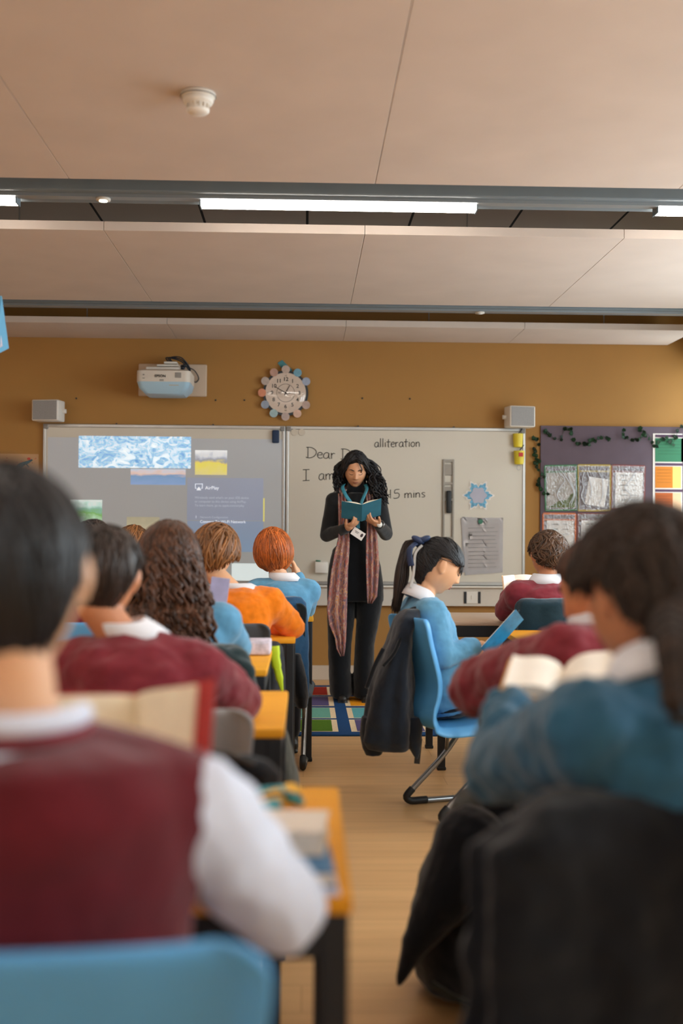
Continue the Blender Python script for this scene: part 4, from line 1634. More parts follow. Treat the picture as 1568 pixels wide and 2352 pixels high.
def hair_fall(bm, H, n, seed, azr, th, zend, r=.006, curl=.006, turns=6, spread=.0, push=None, K_=26, grav=None, zr=.05, startlim=.0):
    """long locks that leave the scalp and hang"""
    rr = random.Random(seed)
    for q in range(n):
        side = rr.choice((-1, 1))
        az = rr.uniform(*azr)
        a = math.radians(az)
        top = V((side*.22*math.sin(a), -.12+.25*math.cos(a), .95)).normalized()
        lim = startlim+rr.uniform(-.2, .1)
        sr = math.sqrt(1-lim*lim)
        end = V((side*sr*math.sin(a), sr*math.cos(a), lim))
        base = []
        t0 = rr.uniform(0, .4)
        for k in range(9):
            t = t0+(1-t0)*k/8
            nn = (top*(1-t)+end*t).normalized()
            base.append(H.surf(nn, th*(.6+.4*t)+rr.uniform(-.001, .001)))
        p = base[-1]
        ze = zend+rr.uniform(-zr, zr)
        out = (H.R @ V((end.x, end.y, 0)))
        out.z = 0
        if out.length > 0:
            out.normalize()
        steps = max(3, int((p.z-ze)/.022))
        sp = spread*rr.uniform(.3, 1.1)
        for k in range(1, steps+1):
            t = k/steps
            w_ = p + V((0, 0, (ze-p.z)*t)) + out*(sp*math.sin(t*PI*.62))
            if push:
                w_ = push(w_)
            base.append(w_)
        ph = rr.uniform(0, 6.28)
        c_ = curl*rr.uniform(.6, 1.3)
        tr = turns*rr.uniform(.8, 1.2)
        L_ = len(base)
        pts, rs = [], []
        for k, b_ in enumerate(base):
            t = k/(L_-1)
            am = c_*sst(.1, .5, t)
            pts.append(b_ + V((am*math.cos(ph+tr*6.28*t), am*math.sin(ph+tr*6.28*t), 0)))
            rs.append(r*(.5+.5*math.sin(PI*clampf(.1+.85*t)))*(.25 if k == L_-1 else 1))
        tube(bm, smooth_path(pts, 2), [rs[min(L_-1, int(i/2))] for i in range((L_-1)*2+1)], 5, flat=.7)


def hand(bm, w, d, nrm, thumb, s=1.0, curl=.55, spread=.0):
    """w wrist, d towards the fingers, nrm the way the palm faces, thumb side = +1/-1 along d x nrm"""
    w = V(w); d = V(d).normalized(); nrm = V(nrm); nrm = (nrm - d*nrm.dot(d)).normalized()
    t = d.cross(nrm)*thumb
    R = Matrix((t, d, nrm)).transposed()
    ell(bm, w+d*.048*s, (.036*s, .052*s, .015*s), R, 16, 12)
    ell(bm, w+d*.060*s+t*.006*s, (.036*s, .036*s, .014*s), R, 14, 10)
    capsule(bm, w-d*.03*s, w+d*.03*s, .024*s, .026*s, 12)
    for k, (off, ln, r) in enumerate(((.027, .070, .0088), (.009, .078, .0092), (-.009, .073, .0088), (-.026, .058, .0078))):
        p = w + d*(.088-.004*abs(k-1))*s + t*off*s
        dd = (d + t*(off*spread*12)).normalized()
        for j, f in enumerate((.45, .32, .23)):
            a = curl*(.9+.15*k*.3)*(1 if j else .8)
            ax = dd.cross(nrm).normalized()
            dd2 = (Matrix.Rotation(a, 3, ax) @ dd).normalized()
            q = p + dd2*(ln*f*s)
            capsule(bm, p, q, r*s*(1-.10*j), r*s*(.9-.10*j), 10)
            p, dd = q, dd2
            nrm2 = nrm
    p = w + d*.022*s + t*.026*s - nrm*.0
    dd = (d*.72 + t*.62 + nrm*.35).normalized()
    q = p + dd*.036*s
    capsule(bm, p, q, .013*s, .0105*s, 10)
    dd = (dd + d*.5 + nrm*.3).normalized()
    capsule(bm, q, q+dd*.030*s, .0100*s, .0078*s, 10)


def person(label, H, skin, sh_c, sh_w, pel, facing, elbows, wrists, top, hands=None, legs=None, age=1.0,
           bvox=.006, tvox=.008, topname='sweatshirt', waist=.115, bulk=1.0, topdisp=.008, lower=None, lowername='trousers',
           standing=None, collar=None, hem=None, shoe=True, armr=None, drop=.012):
    """facing: degrees clockwise from +Y. joints in world coordinates. returns the root empty"""
    a = math.radians(facing)
    f = V((math.sin(a), math.cos(a), 0)); r = V((math.cos(a), -math.sin(a), 0))
    pel = V(pel); sh_c = V(sh_c)
    root = thing('person', label, 'person', (pel.x, pel.y, 0))
    up = (sh_c-pel).normalized()
    fw = (f - up*f.dot(up)).normalized()
    shL = sh_c - r*sh_w - up*drop; shR = sh_c + r*sh_w - up*drop
    neck0 = sh_c + up*.035*age
    neck1 = H.w((0, -.015, -.075))
    s = age
    ar = armr or (.043, .034, .026)

    def torso(bm, e, low=True):
        L_ = (sh_c-pel).length
        oval_loft(bm, [(pel-up*.07*s, r*(.115*s+e), fw*(.085*s+e)),
                       (pel-up*.03*s, r*(.135*s+e), fw*(.100*s+e)),
                       (pel+up*.05*s, r*(.128*s+e), fw*(.095*s+e)),
                       (pel+up*L_*.38, r*(waist*s+e), fw*(.085*s+e)),
                       (pel+up*L_*.70 - fw*.008, r*(.135*s+e), fw*(.098*s+e)),
                       (pel+up*L_*.90 - fw*.010, r*(.140*s+e), fw*(.090*s+e)),
                       (sh_c+up*.005-fw*.008, r*(.110*s+e), fw*(.070*s+e)),
                       (sh_c+up*.030*s, r*(.062*s+e*.7), fw*(.056*s+e*.7)),
                       (sh_c+up*(.036*s+e*.2), r*(.048*s+e*.3), fw*(.045*s+e*.3))])
        for S in (shL, shR):
            capsule(bm, sh_c-up*.010*s-fw*.005, S, .050*s+e*.8, .046*s+e)
            capsule(bm, pel+up*L_*.72, S-up*.01, .08*s+e*.5, .046*s+e)

    def arm(bm, S, E, W_, e, cuff=1.0, e2=None):
        e2 = e if e2 is None else e2
        capsule(bm, S, E, ar[0]*s+e, ar[1]*s+e)
        capsule(bm, E, E+(W_-E)*cuff, ar[1]*s+e, ar[2]*s*(1 if cuff == 1 else 1.1)+e2)

    bm = bmesh.new()
    H.add(bm)
    capsule(bm, neck0-up*.03, neck1, (.050 if standing else .045)*s, (.046 if standing else .041)*s)
    torso(bm, -.006)
    E = [V(x) for x in elbows]; WR = [V(x) for x in wrists]
    for S, e_, w_ in ((shL, E[0], WR[0]), (shR, E[1], WR[1])):
        arm(bm, S, e_, w_, -.008)
    for i, hd in enumerate(hands or [None, None]):
        S_, e_, w_ = ((shL, E[0], WR[0]), (shR, E[1], WR[1]))[i]
        d = (w_-e_).normalized()
        if hd is None:
            hd = dict(d=d, n=V((0, 0, -1)) if abs(d.z) < .7 else f, curl=.4)
        hand(bm, w_, hd.get('d', d), hd['n'], hd.get('th', 1 if i == 0 else -1), hd.get('s', .80*s+.05), hd.get('curl', .5))
    # legs
    if standing is None:
        hips = [pel - r*.075*s - up*.02, pel + r*.075*s - up*.02]
        if legs:
            knees, ank = legs
            knees = [V(k) for k in knees]; ank = [V(k) for k in ank]
        else:
            knees = [V((pel.x, pel.y, .455)) + f*.36*s - r*.10*s, V((pel.x, pel.y, .455)) + f*.36*s + r*.10*s]
            ank = [V((k.x, k.y, .09)) + f*.02 for k in knees]
    else:
        hips, knees, ank = standing
        hips, knees, ank = [[V(x) for x in g] for g in (hips, knees, ank)]
    fd = [f, f]
    for i in (0, 1):
        capsule(bm, hips[i], knees[i], .062*s, .046*s)
        capsule(bm, knees[i], ank[i], .044*s, .028*s)
        capsule(bm, ank[i]-V((0, 0, .035)), ank[i]-V((0, 0, .055))+f*.11*s, .026*s, .022*s)
    skinify(obj('body', bm, skin, root), bvox, 3)
    # top garment
    bm = bmesh.new()
    torso(bm, .016*bulk)
    for S, e_, w_ in ((shL, E[0], WR[0]), (shR, E[1], WR[1])):
        arm(bm, S, e_, w_, .012*bulk, .93, .006)
        d = (w_-e_).normalized()
        # ribbed cuff roll
        cpos = e_+(w_-e_)*.90
        capsule(bm, cpos-d*.03*s, cpos, ar[2]*s+.014*bulk, ar[2]*s+.010*bulk)
    if hem:
        hem(bm, pel, up, r, fw)
    tp = skinify(obj(topname, bm, top, root), tvox, 4, topdisp*bulk, .05)
    # trousers
    if lower is not False:
        bm = bmesh.new()
        if standing is None:
            oval_loft(bm, [(pel-up*.085*s, r*.10*s, fw*.08*s), (pel-up*.05*s, r*.148*s, fw*.112*s), (pel+up*.03*s, r*.146*s, fw*.108*s), (pel+up*.05*s, r*.12*s, fw*.09*s)])
            for i in (0, 1):
                capsule(bm, hips[i], knees[i], .078*s, .060*s)
                capsule(bm, knees[i], ank[i]+V((0, 0, .02)), .058*s, .046*s)
        skinify(obj(lowername, bm, lower or M_TROUS, root), tvox, 4, .006, .05)
    if shoe:
        for i in (0, 1):
            bm = bmesh.new()
            g0 = V((ank[i].x, ank[i].y, 0))
            capsule(bm, g0-f*.025*s+V((0, 0, .036)), g0+f*.13*s+V((0, 0, .030)), .036*s, .031*s)
            capsule(bm, g0+V((0, 0, .05)), g0+V((0, 0, .075)), .036*s, .034*s)
            box(bm, g0+f*.05*s+V((0, 0, .008)), (.066*s, .22*s, .014), Matrix.Rotation(-a, 3, 'Z'), bev=.005)
            skinify(obj('shoe', bm, M_SHOE, root), .006, 3)
    if collar:
        # folded shirt collar: a band up the neck turned over outwards
        nd = (neck1-neck0).normalized()
        c0 = sh_c + up*.052*s
        cf = (f - nd*f.dot(nd)).normalized()
        n = 40
        rings = []
        prof = [(.050, -.01), (.050, .020), (.055, .034), (.061, .032), (.070, .010), (.076, -.012), (.071, -.013), (.062, .008), (.056, .006)]
        bm = bmesh.new()
        for (rad, h) in prof:
            ring = []
            for k in range(n):
                # opening at the front
                t = .18 + (2*PI-.36)*k/(n-1)
                dr = cf*math.cos(t) + r*math.sin(t)
                hh = h*(1.0) - .020*max(0, math.cos(t))**2
                ring.append(c0 + dr*(rad*s*(1+.05*abs(math.sin(t)))) + nd*(hh*s*collar))
            rings.append(ring)
        vr = [[bm.verts.new(p) for p in ring] for ring in rings]
        for i in range(len(vr)):
            A, B = vr[i], vr[(i+1) % len(vr)]
            for k in range(n-1):
                bm.faces.new((A[k], A[k+1], B[k+1], B[k]))
        bm.faces.new([v_[0] for v_ in vr]); bm.faces.new([v_[-1] for v_ in vr][::-1])
        obj('shirt_collar', bm, M_SHIRT, root)
    return root


def add_hair(root, mt, fn, name='hair', label=None):
    bm = bmesh.new()
    fn(bm)
    return obj(name, bm, mt, root, label=label)


def face_bits(root, H, lipc, browc, lash=True, brow=True, gap=0):
    if lipc:
        bm = bmesh.new()
        for (z, r_, w_) in ((-.0560, .0036, .021), (-.0665, .0046, .018)):
            pts = [H.face(x*w_, z-.0025*abs(x)**2*(1 if z > -.06 else -1.4), .0008) for x in [-1+2*k/10 for k in range(11)]]
            rs = [r_*H.s*(.2+.8*math.cos(x*PI/2*.98)) for x in [-1+2*k/10 for k in range(11)]]
            tube(bm, pts, rs, 6, flat=.5)
        obj('lips', bm, lipc, root)
    for sx in (-1, 1):
        if brow:
            bm = bmesh.new()
            pts = [H.face(sx*x, z, .001) for x, z in ((.012, .0245), (.020, .0275), (.030, .0305), (.040, .029), (.049, .023))]
            tube(bm, pts, [.0024*H.s, .0034*H.s, .0032*H.s, .0024*H.s, .001*H.s], 6)
            obj('eyebrow', bm, browc, root)
        if lash:
            bm = bmesh.new()
            pts = [H.face(sx*x, z, .0012) for x, z in ((.0175, -.0005), (.023, -.0035), (.031, -.0055), (.039, -.0035), (.0465, .0015))]
            tube(bm, pts, [.0010*H.s, .0016*H.s, .0020*H.s, .0018*H.s, .0012*H.s], 6)
            obj('eyelashes', bm, browc, root)


# ---------------------------------------------------------------- open book
def open_book(label, sb, st, lvec, rvec, read, width, cover, pages, thick=.012, group=None, arch=.012, over=.004, over_w=.004):
    """sb/st spine bottom and top; lvec/rvec directions of the two halves; read = way the pages face"""
    sb, st = V(sb), V(st)
    t = thing('book', label, 'book', (sb+st)/2, group)
    u = (st-sb)
    uh = u.normalized()
    bmc, bmp = bmesh.new(), bmesh.new()
    read = V(read).normalized()
    for v_ in (V(lvec).normalized(), V(rvec).normalized()):
        nr = uh.cross(v_).normalized()
        if nr.dot(read) < 0:
            nr = -nr
        # cover
        c = [sb-uh*over, sb-uh*over+v_*(width+over_w), st+uh*over+v_*(width+over_w), st+uh*over]
        slab_prism(bmc, [p-nr*.0022 for p in c], nr, .0022)
        # page block, arched towards the spine
        N_ = 8
        rings = []
        for k in range(N_+1):
            f = k/N_
            hgt = thick*(.55+.0*f) + arch*math.sin(PI*min(1, f*1.15))**1.0*(1-f*.55)
            if k == 0:
                hgt = thick*.35
            base = v_*(width*f)
            rings.append([sb+base, st+base, st+base+nr*hgt, sb+base+nr*hgt])
        loft(bmp, rings)
    obj('cover', bmc, cover, t, smooth=False)
    autosmooth(obj('pages', bmp, pages, t), 30)
    return t


def drape(name, bm_rings, m, parent, voxel=.01, disp=.012, folds=6, amp=.10, seed=0, dsz=.08):
    bm = bmesh.new()
    rings = []
    for i, (c, a, b_) in enumerate(bm_rings):
        ring = []
        g = i/(len(bm_rings)-1)
        for k in range(48):
            t = 2*PI*k/48
            f = 1+amp*(.25+.9*g)*math.sin(folds*t+seed+g*1.3)+amp*.5*g*math.sin((folds*2-1)*t+seed*2)
            ring.append(V(c)+V(a)*(math.cos(t)*f)+V(b_)*(math.sin(t)*f))
        rings.append(ring)
    loft(bm, rings)
    return skinify(obj(name, bm, m, parent), voxel, 3, disp, dsz)


# ================================================================ the teacher
def teacher():
    Y = 7.6
    T = lambda px, py, dy=0: at(px, py, Y+dy)
    H = Head(T(816, 1080, -.03), 180, 22, 0, .97)
    lipm = mat('muted_lips', rgb(150, 80, 66), .5)
    root = person('woman standing at the whiteboard reading a teal book, black curly hair and paisley scarf', H, SK3,
                  T(818, 1146, .03), .150, T(816, 1290, .03), 180,
                  [T(886, 1226, .0), T(750, 1229, .0)], [T(868, 1203, -.20), T(797, 1213, -.20)], M_CHAR,
                  hands=[dict(d=T(838, 1192, -.30)-T(868, 1203, -.20), n=V((.0, .1, 1)), curl=.55, th=-1, s=.95),
                         dict(d=T(826, 1194, -.29)-T(797, 1213, -.20), n=V((0, .1, 1)), curl=.75, th=1, s=.95)],
                  bvox=.0042, tvox=.006, topname='jumper', waist=.108, bulk=.75, topdisp=.004,
                  standing=([T(795, 1310, .03), T(838, 1310, .03)], [T(789, 1440, .0), T(838, 1440, .0)], [T(786, 1578, .0), T(839, 1578, .0)]),
                  lower=False, collar=None, shoe=True, armr=(.046, .038, .027))
    # roll neck
    bm = bmesh.new()
    c0 = T(817, 1130, .02)
    oval_loft(bm, [(c0-V((0, 0, .02)), V((.075, 0, 0)), V((0, .065, 0))), (c0+V((0, 0, .02)), V((.058, 0, 0)), V((0, .056, 0))),
                   (c0+V((0, -.005, .06)), V((.056, 0, 0)), V((0, .056, 0))), (c0+V((0, -.008, .075)), V((.051, 0, 0)), V((0, .05, 0)))])
    obj('roll_neck', bm, M_BLACKC, root)
    # dark pinafore front over the jumper
    bm = bmesh.new()
    def sec(px0, px1, py, d0, d1, dy=0):
        a_, b_ = T(px0, py, dy), T(px1, py, dy)
        return ((a_+b_)/2 + V((0, (d1+d0)/2, 0)), V(((b_.x-a_.x)/2, 0, 0)), V((0, (d1-d0)/2, 0)))
    oval_loft(bm, [sec(797, 838, 1132, -.075, .12), sec(790, 846, 1160, -.135, .15), sec(788, 850, 1200, -.135, .15), sec(782, 850, 1245, -.12, .15), sec(764, 864, 1262, -.12, .16),
                   sec(755, 875, 1300, -.125, .18), sec(751, 881, 1345, -.13, .18), sec(751, 881, 1380, -.13, .17)], n=40)
    # wide trouser legs
    for (pts) in ([(752, 820, 1370), (751, 814, 1420), (753, 807, 1480), (755, 805, 1540), (757, 810, 1590), (760, 806, 1600)],
                  [(812, 881, 1370), (819, 872, 1420), (815, 860, 1480), (812, 858, 1540), (808, 862, 1590), (812, 858, 1600)]):
        oval_loft(bm, [sec(a_, b_, y_, -.10 if y_ < 1500 else -.12, .13 if y_ < 1500 else .15) for a_, b_, y_ in pts], n=32)
    skinify(obj('trousers', bm, M_PIN, root), .007, 3, .006, .07)
    # hair
    def push(p):
        # keep locks outside the shoulders, back and chest
        q = p.copy()
        c = T(817, 1100, .02)
        dx, dy = q.x-c.x, q.y-c.y
        if q.z < c.z-.05:
            k = math.sqrt((dx/.155)**2+(dy/.10)**2)
            if k < 1 and q.z < T(817, 1128).z:
                q.y = c.y + .11*(1 if dy > 0 else -1.05)
        return q
    def fn(bm):
        hair_cap(bm, H, ST_LONG, .022, 3, .006)
        hair_locks(bm, H, ST_LONG, .022, 260, .005, 3, crown=(0.05, .1, .98), wave=.03, azr=(25, 180))
        hair_fall(bm, H, 150, 11, (92, 180), .022, T(0, 1120).z, .0052, .011, 5, .05, push)
        # longer mass over her left shoulder (right in the picture)
        rr = random.Random(31)
        for k in range(130):
            s0 = H.surf((-rr.uniform(.62, .95), rr.uniform(-.6, .10), rr.uniform(.1, .7)), .016)
            p1 = T(rr.uniform(846, 868), rr.uniform(1068, 1092), rr.uniform(-.07, .10))
            p2 = T(rr.uniform(850, 884), rr.uniform(1100, 1125), rr.uniform(-.12, .08))
            p3 = T(rr.uniform(848, 892), rr.uniform(1135, 1160), rr.uniform(-.15, -.06))
            pts = smooth_path([s0, p1, p2, p3], 7)
            ph = rr.uniform(0, 6.28); am = rr.uniform(.006, .013); tn = rr.uniform(3.5, 6)
            L_ = len(pts)
            pts = [p + V((math.cos(ph+tn*6.28*i/L_), math.sin(ph+tn*6.28*i/L_), .5*math.sin(ph+tn*6.28*i/L_)))*(am*sst(.05, .4, i/L_)) for i, p in enumerate(pts)]
            tube(bm, pts, [.0052*(.5+.5*math.sin(PI*clampf(.15+.8*i/L_))) for i in range(L_)], 5, flat=.7)
        for k in range(90):
            s0 = H.surf((rr.uniform(.62, .95), rr.uniform(-.6, .05), rr.uniform(.1, .7)), .014)
            p1 = T(rr.uniform(768, 782), rr.uniform(1070, 1090), rr.uniform(-.04, .10))
            p2 = T(rr.uniform(766, 786), rr.uniform(1095, 1112), rr.uniform(-.03, .10))
            p3 = T(rr.uniform(768, 790), rr.uniform(1114, 1130), rr.uniform(-.0, .12))
            pts = smooth_path([s0, p1, p2, p3], 7)
            ph = rr.uniform(0, 6.28); am = rr.uniform(.005, .010); tn = rr.uniform(3.5, 6)
            L_ = len(pts)
            pts = [p + V((math.cos(ph+tn*6.28*i/L_), math.sin(ph+tn*6.28*i/L_), .0))*(am*sst(.05, .4, i/L_)) for i, p in enumerate(pts)]
            tube(bm, pts, [.005*(.5+.5*math.sin(PI*clampf(.15+.8*i/L_))) for i in range(L_)], 5, flat=.7)
    add_hair(root, H_BLACK, fn)
    face_bits(root, H, lipm, mat('brow_black', rgb(34, 24, 20), .8))
    # scarf: two hanging strips joined behind the neck
    sm = bpy.data.materials.new('paisley_scarf')
    sm.use_nodes = True
    N, L = sm.node_tree.nodes, sm.node_tree.links
    tc = N.new('ShaderNodeTexCoord'); mp = N.new('ShaderNodeMapping'); mp.inputs['Scale'].default_value = (1.6, 1.6, .7)
    L.new(tc.outputs['Object'], mp.inputs['Vector'])
    nz = N.new('ShaderNodeTexNoise'); nz.inputs['Scale'].default_value = 16; nz.inputs['Detail'].default_value = 3; nz.inputs['Distortion'].default_value = 2.5
    L.new(mp.outputs[0], nz.inputs['Vector'])
    cr = N.new('ShaderNodeValToRGB')
    el = cr.color_ramp.elements
    stops = [(.30, rgb(96, 84, 104)), (.40, rgb(120, 92, 96)), (.46, rgb(150, 112, 108)), (.50, rgb(170, 70, 48)), (.53, rgb(130, 96, 92)), (.58, rgb(176, 148, 140)), (.64, rgb(196, 126, 52)), (.7, rgb(108, 92, 110))]
    for i, (p_, c_) in enumerate(stops):
        e_ = el[i] if i < 2 else el.new(p_)
        e_.position = p_; e_.color = c_
    L.new(nz.outputs['Fac'], cr.inputs[0]); L.new(cr.outputs[0], N['Principled BSDF'].inputs['Base Color'])
    N['Principled BSDF'].inputs['Roughness'].default_value = .9
    bm = bmesh.new()
    def strip(rows):
        vr = []
        for (x0, x1, y_, dy, ph) in rows:
            n_ = 13
            row = []
            for k in range(n_):
                u_ = k/(n_-1)
                row.append(bm.verts.new(T(x0+(x1-x0)*u_, y_, dy - .012*math.sin(u_*PI*5+ph))))
            vr.append(row)
        for a_, b_ in zip(vr[:-1], vr[1:]):
            for k in range(12):
                bm.faces.new((a_[k], a_[k+1], b_[k+1], b_[k]))
    strip([(790, 806, 1113, .10, 0), (778, 796, 1120, .02, 0), (776, 792, 1135, -.10, .2), (776, 796, 1160, -.145, .3), (777, 800, 1200, -.155, .5), (776, 803, 1240, -.16, .7), (768, 802, 1270, -.17, .9), (761, 799, 1310, -.175, 1.1), (756, 798, 1350, -.18, 1.2), (751, 797, 1400, -.18, 1.3),
           (757, 796, 1435, -.18, 1.4), (770, 795, 1465, -.18, 1.5), (774, 793, 1490, -.18, 1.5), (783, 790, 1507, -.18, 1.5)])
    strip([(826, 842, 1113, .10, 0), (838, 852, 1120, .02, .0), (840, 856, 1135, -.10, .3), (842, 860, 1160, -.145, .4), (842, 864, 1205, -.155, .5), (840, 868, 1250, -.16, .7), (840, 871, 1300, -.165, .9), (842, 868, 1345, -.17, 1.0), (843, 866, 1370, -.17, 1.1), (845, 855, 1386, -.17, 1.2)])
    o = obj('scarf', bm, sm, root)
    so = o.modifiers.new('t', 'SOLIDIFY'); so.thickness = .006
    # lanyard and card
    bm = bmesh.new()
    for pts in ([(790, 1112, -.02), (786, 1120, -.10), (794, 1138, -.16), (806, 1156, -.172), (818, 1180, -.18), (822, 1214, -.185)],
                [(838, 1112, -.02), (842, 1122, -.10), (836, 1138, -.16), (829, 1156, -.172), (823, 1180, -.18), (822, 1214, -.185)]):
        P = smooth_path([T(*p_) for p_ in pts], 4)
        tube(bm, P, .012, 6, flat=.14, ref=V((1, 0, .3)))
    ln = obj('lanyard', bm, mat('teal_ribbon', rgb(58, 136, 156), .6, var=.15, vscale=60), root)
    bm = bmesh.new()
    R = Matrix.Rotation(math.radians(-33), 3, 'Y').inverted()
    R = Matrix.Rotation(math.radians(33), 3, 'Y')
    cc = T(822, 1226, -.205)
    box(bm, cc, (.086, .003, .054), R, bev=.001)
    cd = obj('identity_card', bm, M_PAPER, ln, smooth=False, label='white card with a small portrait')
    bm = bmesh.new()
    ell(bm, cc + R @ V((.026, -.002, .004)), (.009, .0012, .013), R, 12, 8)
    box(bm, cc + R @ V((-.012, -.002, .008)), (.03, .001, .003), R)
    box(bm, cc + R @ V((-.012, -.002, .0)), (.022, .001, .003), R)
    obj('badge_print', bm, mat('badge_dark', rgb(60, 44, 44), .7), cd)
    # watch, earrings, bracelet
    bm = bmesh.new()
    w0 = T(870, 1204, -.195)
    dW = (T(838, 1192, -.30)-T(868, 1203, -.20)).normalized()
    u_, v_ = orth(dW)
    tube(bm, [w0 - dW*.012 + u_*(.031*math.cos(a)) + v_*(.027*math.sin(a)) for a in [2*PI*k/24 for k in range(25)]], .005, 6)
    wt = obj('watch_strap', bm, M_CHROME, root)
    bm = bmesh.new()
    disc(bm, T(871, 1205, -.232), .018, (.3, -1, 0), .006, 20)
    obj('watch_face', bm, M_WHITE, wt)
    for sx in (-1, 1):
        bm = bmesh.new()
        c_ = H.w((sx*.082, .004, -.045))
        tube(bm, [c_ + H.R @ V((0, .009*math.cos(a), .009*math.sin(a))) for a in [2*PI*k/16 for k in range(17)]], .0018, 5)
        obj('hoop_earring', bm, mat('gold_metal', rgb(196, 150, 80), .3, .9), root)
    # her book
    gt = mat('teal_book_cover', rgb(46, 112, 134), .5, var=.15, vscale=14)
    bk = open_book('open teal paperback held up in both hands by the standing woman', T(830, 1196, -.27), T(831, 1160, -.375),
              T(786, 1160, -.36)-T(831, 1168, -.375), T(874, 1152, -.36)-T(831, 1166, -.375), V((0, .8, .7)), .128, gt, M_PAGE, .008, arch=.014)
    bm = bmesh.new()
    rr = random.Random(3)
    for k in range(5):
        a_ = T(838, 1172+k*4, -.352+.010*k); b2 = T(866-rr.uniform(0, 6), 1168+k*4, -.350+.010*k)
    return root


teacher()


# ================================================================ pupils
LASH = mat('brow_dark', rgb(38, 28, 24), .8)


def kidhead(px, py, Y, yaw, pitch, roll=0, s=.90):
    return Head(at(px, py, Y), yaw, pitch, roll, s, 1.0)


# --- nearest boy, lower left
def near_boy():
    H = kidhead(6, 1335, 1.17, -12, 20, -6, .98)
    H.taper = True
    sc = at(48, 1800, 1.14)
    root = person('boy nearest at lower left, dark maroon vest over a shirt with white sleeves, reading', H, SK1,
                  sc, .172, (-.285, 1.17, .475), -6,
                  [at(-420, 2080, 1.30), at(640, 2085, 1.25)], [at(-120, 1830, 1.50), at(430, 1900, 1.50)], M_SHIRTB,
                  hands=[dict(d=V((.5, .6, .5)), n=V((1, 0, .2)), curl=.6), dict(d=V((-.75, .35, .45)), n=V((-.4, .6, .5)), curl=.7)],
                  topname='shirt', bulk=.5, topdisp=.034, armr=(.052, .045, .034), collar=None, drop=.030)
    # vest: the knitted body without sleeves
    bm = bmesh.new()
    pel = V((-.285, 1.17, .475)); up = (sc-pel).normalized(); L_ = (sc-pel).length
    a = math.radians(-6); f = V((math.sin(a), math.cos(a), 0)); r = V((math.cos(a), -math.sin(a), 0)); fw = (f-up*f.dot(up)).normalized()
    oval_loft(bm, [(pel-up*.03, r*.165, fw*.13), (pel+up*.05, r*.168, fw*.132), (pel+up*L_*.4, r*.165, fw*.128), (pel+up*L_*.68, r*.172, fw*.134),
                   (pel+up*L_*.86, r*.186, fw*.128), (sc-up*.005-fw*.012, r*.178, fw*.124), (sc+up*.038-fw*.010, r*.145, fw*.112), (sc+up*.050, r*.088, fw*.080)], n=40)
    for sg in (-1, 1):
        capsule(bm, sc+up*.004, sc+r*(sg*.140)-up*.026, .072, .068)
        capsule(bm, sc-up*.06+r*(sg*.09), sc+r*(sg*.125)-up*.085, .075, .062)
    skinify(obj('knitted_vest', bm, M_VEST, root), .008, 4, .010, .07)
    nd = (H.w((0, -.015, -.075)) - sc).normalized()
    for (rad, h, rr_, m, nm) in ((.083, .020, .011, M_VEST, 'vest_neckband'), (.072, .034, .014, M_SHIRTB, 'shirt_collar'), (.064, .056, .008, M_MAROON, 'vest_trim'), (.060, .070, .012, M_SHIRTB, 'shirt_collar')):
        bm = bmesh.new()
        cf = (f-nd*f.dot(nd)).normalized()
        tube(bm, [sc + nd*(h-.02*max(0, math.cos(t))) + (cf*math.cos(t)+r*math.sin(t))*(rad*1.08) for t in [.2+(2*PI-.4)*k/36 for k in range(37)]], rr_, 10, flat=1.0)
        obj(nm, bm, m, root)
    def fn(bm):
        hair_cap(bm, H, ST_SHORT, .017, 1)
        hair_locks(bm, H, ST_SHORT, .017, 420, .0042, 2, jitter=.005, wave=.03)
    add_hair(root, H_BLACK, fn)
    face_bits(root, H, None, LASH)
    red = mat('red_book_cover', rgb(190, 34, 34), .5)
    open_book('open book with cream pages and red cover held by the nearest boy', at(300, 1795, 1.52), at(318, 1600, 1.56),
              at(120, 1600, 1.50)-at(318, 1600, 1.56), at(445, 1575, 1.47)-at(318, 1600, 1.56), V((0, -1, .3)), .135, red, M_PAGE, .010, arch=.014, over=.004, over_w=.034)


near_boy()


# --- boy with short dark hair, maroon, second row
def boy2():
    H = kidhead(236, 1325, 2.50, 2, 18, 5, .92)
    H.taper = True
    root = person('short-haired boy in a maroon sweatshirt, his back filling the second left row', H, SK2,
                  at(300, 1500, 2.48), .142, (-.335, 2.40, .475), 2,
                  [at(95, 1660, 2.68), at(548, 1612, 2.62)], [at(180, 1680, 2.88), at(420, 1640, 2.88)], M_MAROON,
                  bulk=1.2, topdisp=.018, armr=(.050, .042, .03), collar=1.15, drop=.035)
    def fn(bm):
        hair_cap(bm, H, ST_SHORT, .015, 2)
        hair_locks(bm, H, ST_SHORT, .0155, 420, .0035, 5, jitter=.004, wave=.02)
    add_hair(root, H_DARK, fn)
    face_bits(root, H, None, LASH)


boy2()


